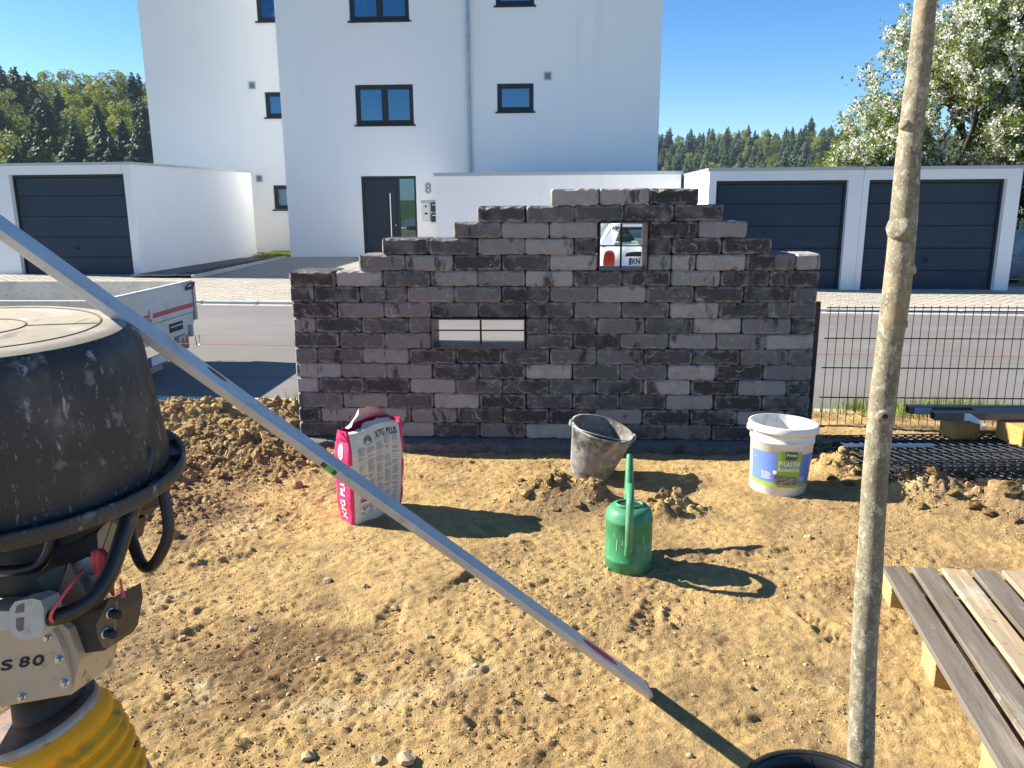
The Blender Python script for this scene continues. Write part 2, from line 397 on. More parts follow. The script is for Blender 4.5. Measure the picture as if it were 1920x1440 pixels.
def wall_holes(mb, x0, x1, z0, z1, holes, y, rev):
    """wall in the plane y with rectangular openings, each with a reveal rev deep"""
    xs = sorted({x0, x1, *[h[0] for h in holes], *[h[1] for h in holes]}); zs = sorted({z0, z1, *[h[2] for h in holes], *[h[3] for h in holes]})
    for i in range(len(xs)-1):
        for j in range(len(zs)-1):
            cx = (xs[i]+xs[i+1])/2; cz = (zs[j]+zs[j+1])/2
            if any(h[0] < cx < h[1] and h[2] < cz < h[3] for h in holes): continue
            mb.quad((xs[i],y,zs[j]),(xs[i+1],y,zs[j]),(xs[i+1],y,zs[j+1]),(xs[i],y,zs[j+1]))
    for a, b, c, d in holes:
        mb.quad((a,y,c),(a,y+rev,c),(a,y+rev,d),(a,y,d)); mb.quad((b,y,c),(b,y,d),(b,y+rev,d),(b,y+rev,c))
        mb.quad((a,y,d),(a,y+rev,d),(b,y+rev,d),(b,y,d)); mb.quad((a,y,c),(b,y,c),(b,y+rev,c),(a,y+rev,c))

house = thing('apartment_house', 'tall white rendered house with dark framed windows and a dark front door', 'house', (-2.4, 22.5, 0))
HW = [(-5.45,-3.87,3.53,4.56,2),(-5.50,-3.91,6.15,7.2,2),(-1.61,-.635,3.83,4.54,1),(-1.625,-.62,6.46,7.17,1)]
SB = [(-8.64,-7.68,3.95,4.66,1),(-8.58,-7.62,1.28,1.99,1),(-8.70,-7.74,6.6,7.3,1)]
DOOR = (-5.40,-3.87,-.02,2.18)
HY, SY, HT = 22.5, 24.5, 9.6
mb = MB(); wall_holes(mb, -7.5, 2.7, -.3, HT, [h[:4] for h in HW] + [DOOR], HY, .16)
mb.quad((-7.5,HY,-.3),(-7.5,HY,HT),(-7.5,SY+.3,HT),(-7.5,SY+.3,-.3)); mb.quad((2.7,HY,-.3),(2.7,29,-.3),(2.7,29,HT),(2.7,HY,HT))
mb.quad((-12.2,29,-.3),(-12.2,29,HT),(2.7,29,HT),(2.7,29,-.3))
wall_holes(mb, -12.2, -7.5, -.3, HT, [h[:4] for h in SB], SY, .16)
mb.quad((-12.2,SY,-.3),(-12.2,29,-.3),(-12.2,29,HT),(-12.2,SY,HT))
part('wall', mb, m_render, house, fixn=False)
mb = MB(); mb.prism([(-7.54,HY-.04),(2.74,HY-.04),(2.74,29.04),(-12.24,29.04),(-12.24,SY-.04),(-7.54,SY-.04)], HT, HT+.12, 'z'); part('roof', mb, m_fascia, house)
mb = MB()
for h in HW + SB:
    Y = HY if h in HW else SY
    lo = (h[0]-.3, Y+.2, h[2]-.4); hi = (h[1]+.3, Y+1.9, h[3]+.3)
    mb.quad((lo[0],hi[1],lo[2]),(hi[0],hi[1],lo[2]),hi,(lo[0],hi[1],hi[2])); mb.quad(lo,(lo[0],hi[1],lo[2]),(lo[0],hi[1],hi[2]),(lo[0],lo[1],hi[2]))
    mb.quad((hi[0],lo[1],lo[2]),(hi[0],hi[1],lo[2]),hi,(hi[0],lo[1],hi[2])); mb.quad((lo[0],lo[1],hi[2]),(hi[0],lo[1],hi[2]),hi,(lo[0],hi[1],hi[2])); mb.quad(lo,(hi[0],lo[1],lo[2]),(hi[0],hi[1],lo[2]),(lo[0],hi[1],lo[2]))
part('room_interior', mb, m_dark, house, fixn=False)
def window(h, Y, parent):
    a, b, c, d, n = h; fw = .085; y0, y1 = Y+.05, Y+.13; mb = MB()
    mb.cbox((a+.002,y0,c+.002),(a+fw,y1,d-.002),.008); mb.cbox((b-fw,y0,c+.002),(b-.002,y1,d-.002),.008)
    mb.cbox((a+fw,y0+.001,d-fw),(b-fw,y1,d-.002),.008); mb.cbox((a+fw,y0+.001,c+.002),(b-fw,y1,c+fw),.008)
    if n == 2: m = (a+b)/2; mb.cbox((m-.05,y0-.004,c+fw),(m+.05,y1,d-fw),.008)
    w = part('window', mb, m_anth, parent)
    xs = [(a+fw, b-fw)] if n == 1 else [(a+fw, (a+b)/2-.05), ((a+b)/2+.05, b-fw)]
    for xa, xb in xs:
        sash = MB(); t = .035; yy0, yy1 = y0+.012, y1-.012
        sash.box((xa,yy0,c+fw),(xa+t,yy1,d-fw)); sash.box((xb-t,yy0,c+fw),(xb,yy1,d-fw)); sash.box((xa+t,yy0,d-fw-t),(xb-t,yy1,d-fw)); sash.box((xa+t,yy0,c+fw),(xb-t,yy1,c+fw+t)); part('sash', sash, m_anth, w)
        p = MB(); p.box((xa+t,Y+.085,c+fw+t),(xb-t,Y+.092,d-fw-t)); part('pane', p, m_glass, w)
    s = MB(); s.cbox((a-.05,Y-.045,c-.045),(b+.05,Y+.10,c-.003),.006); part('sill', s, m_anth, w)
    if n == 1 or True:
        cu = MB(); k = 26; xa, xb = (a+fw+.05, b-fw-.05) if n == 1 else (a+fw+.05, a+fw+.32)
        pts = [(xa+(xb-xa)*i/k, Y+.22+.018*math.sin(i*2.1)) for i in range(k+1)]
        for i in range(k): cu.quad((*pts[i],c+.1),(*pts[i+1],c+.1),(*pts[i+1],d-.06),(*pts[i],d-.06))
        part('curtain', cu, m_curt, w, fixn=False)
    return w
for h in HW: window(h, HY, house)
for h in SB: window(h, SY, house)
# ornaments hung behind the panes
m_pink = mat('pink_paper', (.85,.38,.48), .8)
mb = MB(); c = Vector((-4.22, HY+.118, 4.05)); mb.lathe([(.002,-.012),(.10,-.012),(.115,0),(.10,.012),(.002,.012)], 28, Matrix.Translation(c) @ Matrix.Rotation(rad(90),4,'X'), sy=1.15)
tag(part('window_ornament', mb, m_pink), 'round pink paper ornament hanging behind the upper window pane of the white house', 'ornament')
mb = MB(); mb.prism([(-5.0,3.86),(-4.95,3.92),(-4.97,4.0),(-5.03,3.95)], HY+.155, HY+.165, 'y'); tag(part('window_ornament', mb, mat('white_paper',(.8,.82,.82),.8)), 'small white paper bird hanging in the left upper window pane', 'ornament')

# front door
m_doorblue = mat('door_blue', (.013,.022,.036), .4, spec=.45, layers=[(1,3,.4,.6,(.016,.027,.042))])
d = DOOR; mb = MB(); mb.cbox((d[0]+.002,HY+.04,d[2]),(d[0]+.07,HY+.14,d[3]-.003),.006); mb.cbox((d[1]-.06,HY+.04,d[2]),(d[1]-.002,HY+.14,d[3]-.003),.006); mb.cbox((d[0]+.07,HY+.042,d[3]-.075),(d[1]-.06,HY+.14,d[3]-.003),.006); mb.cbox((-4.42,HY+.042,d[2]),(-4.35,HY+.14,d[3]-.075),.006)
dr = part('front_door', mb, m_anth, house)
mb = MB(); mb.cbox((d[0]+.075,HY+.06,d[2]),(-4.425,HY+.12,d[3]-.08),.008); part('door_leaf', mb, m_doorblue, dr)
mb = MB(); mb.tube([(-4.60,HY+.06,1.64),(-4.60,HY-.02,1.64)],.012,8); mb.tube([(-4.60,HY+.06,.42),(-4.60,HY-.02,.42)],.012,8); mb.tube([(-4.60,HY-.02,1.72),(-4.60,HY-.02,.34)],.02,10); part('pull_handle', mb, m_steel, dr)
mb = MB(); mb.cyl((-4.48,HY+.062,.85),(-4.48,HY+.045,.85),.02,12); part('lock', mb, m_steel, dr)
mb = MB(); mb.box((-4.35,HY+.085,d[2]+.02),(d[1]-.06,HY+.092,d[3]-.075)); part('side_pane', mb, m_glass, dr)
mb = MB(); mb.box((-4.35,HY+.08,1.02),(d[1]-.06,HY+.084,1.035)); part('glazing_bar', mb, m_anth, dr)
mb = MB(); mb.quad((-5.5,HY+1.2,-.3),(-3.6,HY+1.2,-.3),(-3.6,HY+1.2,2.4),(-5.5,HY+1.2,2.4)); part('hall_interior', mb, mat('hall_wall',(.28,.31,.33),.9), house, fixn=False)
mb = MB(); mb.cbox((-5.55,HY-.5,-.12),(-3.7,HY-.002,-.025),.01); part('door_step', mb, m_kerb, house)
# house number, bell panel, letter box
m_num = mat('grey_number', (.30,.33,.36), .4, metal=.6)
mb = text_mb('8', .15, .27, lambda u, v, e: (-3.53+u, HY-.02-e, 1.845+v), .012); part('house_number', mb, m_num, house)
mb = MB(); mb.cbox((-3.74,HY-.03,1.46),(-3.28,HY-.002,1.52),.006); part('panel_cap', mb, m_fascia, house)
bp = MB(); bp.cbox((-3.72,HY-.02,.95),(-3.5,HY-.002,1.455),.006); bpo = part('bell_panel', bp, mat('light_panel',(.62,.65,.64),.5), house)
mb = MB(); mb.cyl((-3.61,HY-.021,1.36),(-3.61,HY-.03,1.36),.03,14); part('camera_eye', mb, m_anth, bpo)
mb = MB(); mb.cbox((-3.65,HY-.032,1.14),(-3.57,HY-.021,1.19),.004); part('bell_button', mb, m_anth, bpo)
for z in (1.22, .94):
    mb = MB(); mb.cbox((-3.46,HY-.12,z),(-3.26,HY-.002,z+.24),.008); lb = part('letter_box', mb, m_anth, house)
    mb = MB(); mb.box((-3.42,HY-.124,z+.17),(-3.33,HY-.12,z+.19)); part('name_plate', mb, m_curt, lb)
# downpipe with brackets
dp = MB(); dp.tube([(-2.36,HY-.07,-.1),(-2.36,HY-.07,HT)],.05,14); dpo = part('downpipe', dp, m_zinc, house)
for z in (2.62,4.18,5.72,7.6):
    mb = MB(); mb.tube([(-2.36,HY-.07,z-.015),(-2.36,HY-.07,z+.015)],.062,14); mb.box((-2.375,HY-.02,z-.01),(-2.345,HY+.01,z+.01)); part('pipe_bracket', mb, m_zinc, dpo)
for x, z, Y in ((-.262,4.707,HY),(-8.98,4.85,SY),(-8.97,2.19,SY)):
    mb = MB(); mb.cbox((x-.1,Y-.03,z-.105),(x+.1,Y-.001,z+.105),.008); vt = part('vent', mb, m_fascia, house)
    mb = MB(); mb.box((x-.065,Y-.034,z-.07),(x+.065,Y-.03,z+.07)); part('vent_grille', mb, mat('vent_dark',(.16,.17,.18),.6), vt)

def garage(label, loc, rz, w, dep, h, op, fascia=.055, handle=True, open_=True):
    g = thing('garage', label, 'garage', loc, (0,0,rz))
    T = WM[g.name]
    mb = MB(); wall_holes(mb, 0, w, -.3, h-fascia, [op] if open_ else [], 0, .22)
    mb.quad((0,0,-.3),(0,0,h-fascia),(0,dep,h-fascia),(0,dep,-.3)); mb.quad((w,0,-.3),(w,dep,-.3),(w,dep,h-fascia),(w,0,h-fascia)); mb.quad((0,dep,-.3),(0,dep,h-fascia),(w,dep,h-fascia),(w,dep,-.3))
    part('wall', mb, m_render2, g, world=False, fixn=False)
    mb = MB(); mb.box((-.025,-.03,h-fascia),(w+.025,dep+.03,h)); part('roof_fascia', mb, m_fascia, g, world=False)
    if open_:
        a, b, c, d = op; n = 5; ph = (d-c-.02)/n
        dj = MB(); dj.box((a+.002,.16,c),(b-.002,.2,d-.002)); door = part('garage_door', dj, m_anth, g, world=False)
        fr = MB(); fr.box((a+.002,.11,c),(a+.045,.16,d-.002)); fr.box((b-.045,.11,c),(b-.002,.16,d-.002)); fr.box((a+.045,.11,d-.05),(b-.045,.16,d-.002)); part('door_frame', fr, m_anth, door, world=False)
        for k in range(n):
            p = MB(); p.cbox((a+.05,.13,c+.01+k*ph+.006),(b-.05,.157,c+.01+(k+1)*ph-.006 - (.05 if k == n-1 else 0)),.006); part('panel', p, m_doorpanel, door, world=False)
        if handle:
            x = (a+b)/2-.02; z = c+ph*1.45
            p = MB(); p.cbox((x-.035,.10,z-.03),(x+.035,.131,z+.03),.008); p.tube([(x,.11,z),(x,.06,z),(x,.06,z+.09)],.012,8); part('door_handle', p, m_anth, door, world=False)
    return g
garage('white garage with a dark sectional door, standing behind the flatbed trailer', (-13.16,17.84,-.14), rad(-5), 3.92, 5.75, 2.52, (.97,3.74,0,2.27))
garage('white garage with a dark door directly behind the stepped end of the stone wall', (2.72,14.93,-.16), rad(-1.6), 2.675, 5.8, 2.225, (.13,2.43,0,2.0), handle=False)
garage('white garage with a dark door and turn handle, behind the young tree trunk', (2.72+2.68*math.cos(rad(1.6)),14.93-2.68*math.sin(rad(1.6)),-.16), rad(-1.6), 2.66, 5.8, 2.225, (.10,2.42,0,2.0))
garage('long low white outbuilding without openings in front of the tall house', (-2.75,18.5,-.16), rad(-.3), 5.50, 3.0, 2.29, None, .075, open_=False)
# kerb and gravel strip along the left garage
mb = MB(); a = Vector((-7.86,16.9,0)); b = Vector((-7.58,22.2,0)); dv = (b-a).normalized(); nv = Vector((-dv.y, dv.x, 0))
for i in range(5):
    p = a + dv*(i*1.06); q = a + dv*((i+1)*1.06-.008)
    k = MB(); k.cbox((0,-.08,-.25),((q-p).length,0.0,.07),.012, Matrix.Translation(p+Vector((0,0,float(pave_z(p.y))))) @ Matrix.Rotation(math.atan2(dv.y,dv.x),4,'Z'))
    if i == 0: ko = thing('edging_kerb', 'concrete edging kerb holding a gravel strip along the left garage wall', 'kerb', tuple(a))
    part('kerb_stone', k, m_kerb, ko)
m_grav = mat('dark_gravel', (.17,.165,.16), .9, layers=[(60,3,.45,.6,(.10,.10,.10)),(90,3,.6,.7,(.3,.3,.29))], bump=[(70,3,1.0,.03)])
mb = MB(); q1 = a+nv*1.4; q2 = b+nv*1.3
for p_ in (a, b, q1, q2): p_.z = -.02
mb.quad(a, b, q2, q1); gs = tag(part('gravel_strip', mb, m_grav), kind='structure')
vv = MB()
for i in range(700):
    t = random.random(); p = a + (b-a)*t + nv*random.uniform(.01,.45); r = random.uniform(.012,.03)
    vv.add([p+Vector((r,0,0)),p+Vector((0,r,0)),p+Vector((-r,0,0)),p+Vector((0,-r,0)),p+Vector((0,0,r*1.2))],[(0,1,4),(1,2,4),(2,3,4),(3,0,4)])
tag(part('gravel_stones', vv, m_grav, gs, fixn=False), kind='stuff')
# ------------------------------------------------------------------ hills and trees
def leaf_mat(name, col, col2, tr=.35, rough=.6, sc=1.0):
    m = bpy.data.materials.new(name); m.use_nodes = True; nt = m.node_tree; N = nt.nodes; L = nt.links
    p = N['Principled BSDF']; p.inputs['Roughness'].default_value = rough; p.inputs['Specular IOR Level'].default_value = .2
    tc = N.new('ShaderNodeTexCoord'); nz = N.new('ShaderNodeTexNoise'); nz.inputs['Scale'].default_value = sc; nz.inputs['Detail'].default_value = 4; L.new(tc.outputs['Object'], nz.inputs['Vector'])
    oi = N.new('ShaderNodeObjectInfo'); ad = N.new('ShaderNodeMath'); ad.operation = 'MULTIPLY_ADD'; ad.inputs[1].default_value = .45; L.new(oi.outputs['Random'], ad.inputs[0]); L.new(nz.outputs['Fac'], ad.inputs[2])
    rp = N.new('ShaderNodeMapRange'); rp.inputs[1].default_value = .40; rp.inputs[2].default_value = 1.0; L.new(ad.outputs[0], rp.inputs[0])
    mx = N.new('ShaderNodeMix'); mx.data_type = 'RGBA'; L.new(rp.outputs[0], mx.inputs[0]); mx.inputs[6].default_value = (*col,1); mx.inputs[7].default_value = (*col2,1)
    L.new(mx.outputs[2], p.inputs['Base Color']); t = N.new('ShaderNodeBsdfTranslucent'); L.new(mx.outputs[2], t.inputs[0])
    ms = N.new('ShaderNodeMixShader'); ms.inputs[0].default_value = tr; L.new(p.outputs[0], ms.inputs[1]); L.new(t.outputs[0], ms.inputs[2]); L.new(ms.outputs[0], N['Material Output'].inputs[0]); return m
m_spruce = leaf_mat('spruce_needles', (.044,.078,.042), (.095,.135,.065), .25)
m_larch = leaf_mat('pale_conifer', (.085,.125,.050), (.15,.185,.070), .3)
m_beech = leaf_mat('spring_beech', (.17,.22,.04), (.30,.33,.06), .4, sc=.4)
m_bark = mat('dark_bark', (.045,.038,.03), .95, layers=[(8,5,.45,.65,(.08,.07,.055),(1,1,.3))], bump=[(20,5,.8,.02,(1,1,.3))])
m_floor = mat('forest_floor', (.024,.042,.018), .95, spec=.05, layers=[(.03,5,.4,.6,(.05,.07,.025))])

def hill_l(X, Y):
    d = np.hypot(X, Y); return -1 + 38*sstep(215, 400, d) + 3*(fbm(X*.02+4, Y*.02, 3)-.5)
def hill_r(X, Y):
    d = np.hypot(X, Y); return -1 + 47*sstep(560, 860, d) + 5*(fbm(X*.012+9, Y*.012, 3)-.5)
tag(grid_obj('left_hill', np.linspace(-420, -40, 60), np.linspace(120, 520, 60), hill_l, m_floor), kind='structure')
tag(grid_obj('far_hill', np.linspace(-20, 640, 70), np.linspace(480, 1080, 60), hill_r, m_floor), kind='structure')

def conifer(seed, h=20, w=2.9):
    r = random.Random(seed); mb = MB(); n = 36; lean = r.uniform(-.02,.02)
    mb.tube([(0,0,0),(0,0,h*.9)], [.28,.05], 5)
    for i in range(n):
        t = i/(n-1); z = h*(.06+.90*t); R = w*min(1,(1-t)*1.5)**.62*r.uniform(.6,1.2)+.25; k = 15 if t < .8 else 9
        for j in range(k):
            a = 2*math.pi*(j+r.random())/k; rr = R*r.uniform(.45,1.25); dz = -.25*rr*r.uniform(.2,1.5); zj = z + r.uniform(-.5,.5)
            c, s = math.cos(a), math.sin(a); wd = .22*rr+.12
            P = lambda q, side, dd: (c*rr*q - s*side + lean*z, s*rr*q + c*side, zj + dd)
            mb.add([P(.05,0,.35),P(.55,-wd,dz*.4-.2),P(1.0,0,dz),P(.55,wd,dz*.4-.2),P(.6,0,dz*.35+.35)],[(0,1,4),(1,2,4),(2,3,4),(3,0,4)])
            if t < .85: mb.add([P(.3,-wd*.5,.2),P(.8,-wd*1.4,dz*.8-.4),P(.85,-wd*.4,dz*.6)],[(0,1,2)]); mb.add([P(.3,wd*.5,.2),P(.8,wd*1.4,dz*.8-.4),P(.85,wd*.4,dz*.6)],[(0,1,2)])
    return mb
def broadleaf(seed, h=16, w=5.2, n=2600):
    r = random.Random(seed); mb = MB()
    mb.tube([(0,0,0),(0,0,h*.5)], [.35,.2], 5)
    lobes = []
    for i in range(16):
        a = r.uniform(0, 6.28); q = r.random()**.6; z = h*r.uniform(.28,.92); k = math.sin(math.pi*min(1,max(.06,(z/h-.12)/.9)))**.7
        lobes.append((math.cos(a)*w*.62*q*k, math.sin(a)*w*.62*q*k, z, r.uniform(.22,.40)*w))
    for i in range(n):
        cx, cy, cz, R = r.choice(lobes); v = Vector((r.gauss(0,1), r.gauss(0,1), r.gauss(0,.85))).normalized()*R*r.uniform(.72,1.06)
        p = Vector((cx,cy,cz)) + v; s = r.uniform(.16,.38); u = Vector((r.gauss(0,1),r.gauss(0,1),r.gauss(0,.6))).normalized(); w_ = u.orthogonal().normalized()
        mb.add([p+u*s, p+w_*s*.8, p-u*s, p-w_*s*.8], [(0,1,2,3)])
    return mb
protos = {}
for k in range(3):
    protos['spruce', k] = mesh_of('spruce', conifer(10+k, 19+2*k, 3.2+.5*k), m_spruce, False)
    protos['larch', k] = mesh_of('larch', conifer(20+k, 17, 4.3+.5*k), m_larch, False)
    protos['beech', k] = mesh_of('beech', broadleaf(30+k), m_beech, False)
NAME = {'spruce': 'spruce_tree', 'larch': 'larch_tree', 'beech': 'beech_tree'}
LOOK = {'spruce': ('dark green spruce', 'spruces'), 'larch': ('lighter green feathery conifer', 'pale conifers'), 'beech': ('bright yellow green leafy tree', 'fresh green broadleaf trees')}
def plant(kind, x, y, z, s, where):
    o = bpy.data.objects.new(NAME[kind], protos[kind, random.randrange(3)]); link(o); o.location = (x, y, z-.5)
    o.rotation_euler = (0, 0, random.uniform(0, 6.28)); o.scale = (s*random.uniform(.9,1.2), s*random.uniform(.9,1.2), s)
    tag(o, LOOK[kind][0] + where[0], 'tree', LOOK[kind][1] + where[1])
rr = random.Random(5)
for row in range(10):
    d = 232 + row*17
    a = -37.6 + rr.random()
    while a < -25.5:
        dd = d + rr.uniform(-6, 6); x = dd*math.sin(rad(a)); y = dd*math.cos(rad(a))
        # a stand of beeches next to the house, conifers elsewhere
        pb_ = .8 if (a > -31.4 and row > 1) else (.22 if row > 2 else .16)
        k = 'beech' if rr.random() < pb_ else ('larch' if rr.random() < .5 else 'spruce')
        plant(k, x, y, float(hill_l(np.array([x]), np.array([y]))[0]), rr.uniform(.72,1.12), (' on the wooded hillside behind the left garage', ' on the hillside behind the left garage'))
        a += (1.05 if k != 'beech' else 1.5)*rr.uniform(.8,1.25)*300/d*.9
for row in range(9):
    d = 600 + row*34
    a = 5.6 + rr.random()*.5
    while a < 30:
        dd = d + rr.uniform(-14, 14); x = dd*math.sin(rad(a)); y = dd*math.cos(rad(a))
        k = 'beech' if rr.random() < .26 else ('larch' if rr.random() < .45 else 'spruce')
        plant(k, x, y, float(hill_r(np.array([x]), np.array([y]))[0]), rr.uniform(.8,1.35), (' on the distant wooded ridge right of the white house', ' on the distant ridge'))
        a += rr.uniform(.40,.72)*(1.25 if k == 'beech' else 1)*(1 if a < 19 else 2.6)

# flowering pear trees behind the garages
m_blossom = leaf_mat('white_blossom', (.78,.76,.68), (.86,.85,.80), .3, sc=2)
m_pearleaf = leaf_mat('young_pear_leaves', (.11,.17,.03), (.22,.27,.06), .4, sc=1)
def pear_tree(seed, h, spread, label, loc, group, nlimb=6, white=.6, twigs=5):
    r = random.Random(seed); wood = MB(); tips = []
    def grow(p, d, ln, rad_, lv):
        n = 4; pts = [p.copy()]; q = p.copy(); dd = d.copy()
        for i in range(n):
            dd = (dd + Vector((r.gauss(0,.16), r.gauss(0,.16), r.gauss(.05,.10)))).normalized(); q = q + dd*ln/n; pts.append(q.copy())
        wood.tube(pts, [rad_*(1-.45*i/n) for i in range(n+1)], 7 if lv < 2 else 4, caps=False)
        if lv >= 2: tips.extend(pts[1:])
        if lv >= 4: return
        for k in range({0: nlimb, 1: 4, 2: twigs, 3: twigs}[lv]):
            t = r.uniform(.35, 1.0) if lv else r.uniform(.45, 1.0); j = min(n-1, int(t*n)); b = pts[j].lerp(pts[j+1], t*n-j)
            az = r.uniform(0, 6.28) if lv else 6.28*(k+r.uniform(-.3,.3))/nlimb
            sidev = Vector((math.cos(az), math.sin(az), r.uniform(-.25,.75) if lv else r.uniform(.15,1.25))).normalized()
            nd = (dd*.45 + sidev*.9).normalized()
            grow(b, nd, ln*r.uniform(.52,.74) if lv else spread*r.uniform(.55,.8), rad_*r.uniform(.38,.55), lv+1)
    grow(Vector((0,0,-.3)), Vector((.05,0,1)), h*.24, h*.019, 0)
    zt = max(t.z for t in tips); k = h/zt; 
    wood.v = [(a, b, c*k if c > 0 else c) for a, b, c in wood.v]; tips = [Vector((t.x, t.y, t.z*k)) for t in tips]
    root = thing('pear_tree', label, 'tree', loc, (0,0,0), group)
    part('trunk', wood, m_bark, root, world=False, fixn=False)
    for nm, mt, frac, cnt, s0, s1 in (('blossom', m_blossom, white, 20, .026, .054), ('crown', m_pearleaf, 1-white*.35, 8, .036, .072)):
        T = np.array([t[:] for t in tips if r.random() < frac + .15])
        P = np.repeat(T, cnt, 0); m = len(P)
        cl = np.repeat(RNG.normal(0, .12, T.shape), cnt, 0)
        P = P + cl + RNG.normal(0, .065 if nm == 'blossom' else .14, (m, 3))
        u = RNG.normal(0, 1, (m, 3)); u /= np.linalg.norm(u, axis=1, keepdims=True); w = np.cross(u, RNG.normal(0, 1, (m, 3))); w /= np.linalg.norm(w, axis=1, keepdims=True)
        s = RNG.uniform(s0, s1, (m, 1))
        co = np.stack([P+u*s, P+w*s*.8, P-u*s, P-w*s*.8], 1).reshape(-1, 3).astype(np.float32); q = np.arange(4*m, dtype=np.int32)
        me = bpy.data.meshes.new(nm); me.vertices.add(4*m); me.vertices.foreach_set('co', co.ravel()); me.loops.add(4*m); me.loops.foreach_set('vertex_index', q)
        me.polygons.add(m); me.polygons.foreach_set('loop_start', np.arange(0, 4*m, 4, dtype=np.int32)); me.update(calc_edges=True); me.materials.append(mt)
        link(bpy.data.objects.new(nm, me), root)
    return root
pear_tree(3, 10.6, 3.7, 'tall flowering pear tree full of white blossom rising behind the right garage roof', (14.0, 30.2, -.3), None, 8, .5)
pear_tree(11, 9.8, 3.4, 'flowering pear tree at the far corner of the right garage, beside the picket fence', (18.6, 31.0, -.3), None, 7, .5)
pear_tree(8, 5.4, 2.8, 'low spreading pear with more green leaves than blossom, left of the tall pear', (11.4, 29.6, -.3), None, 8, .4, 5)
pear_tree(14, 5.4, 2.8, 'low leafy pear between the two tall flowering pears', (16.6, 29.4, -.3), None, 8, .45, 5)

# dark hedge and picket fence at the far right
m_hedge = leaf_mat('hedge_leaves', (.02,.04,.015), (.06,.09,.03), .2)
r = random.Random(2); mb = MB()
for i in range(5000):
    p = Vector((r.uniform(11.0,17.5), 25.6+r.uniform(-.4,.4), r.uniform(-.2,2.0)+.3*math.sin(i))); s = r.uniform(.04,.10); u = Vector((r.gauss(0,1),r.gauss(0,1),r.gauss(0,1))).normalized(); w_ = u.orthogonal()
    mb.add([p+u*s,p+w_*s,p-u*s,p-w_*s],[(0,1,2,3)])
hd = thing('hedge', 'dark green hedge behind the wooden picket fence', 'hedge', (14,25.6,-.3)); part('foliage', mb, m_hedge, hd, fixn=False)
m_pick = mat('weathered_pickets', (.42,.33,.22), .85, layers=[(6,5,.4,.65,(.55,.46,.32),(3,3,.2)),(20,4,.55,.7,(.2,.15,.1),(1,1,.1))])
pf = thing('picket_fence', 'weathered wooden picket fence at the far corner beyond the right garage', 'fence', (12.2,23.8,-.3)); base = None
for i in range(34):
    x = 11.6 + i*.125; k = MB(); k.prism([(-.05,-.3),(.05,-.3),(.05,1.22),(0,1.30),(-.05,1.22)],0,.025,'y')
    if base is None: base = part('picket', k, m_pick, pf, world=False); o = base
    else: o = inst(base, pf)
    o.location = (x-12.2, random.uniform(-.015,.015), random.uniform(-.05,.04)); o.rotation_euler = (0, random.uniform(-.04,.04), 0)
for z in (.2, .85):
    k = MB(); k.box((-.7,.03,z),(3.8,.07,z+.07)); part('rail', k, m_pick, pf, world=False)
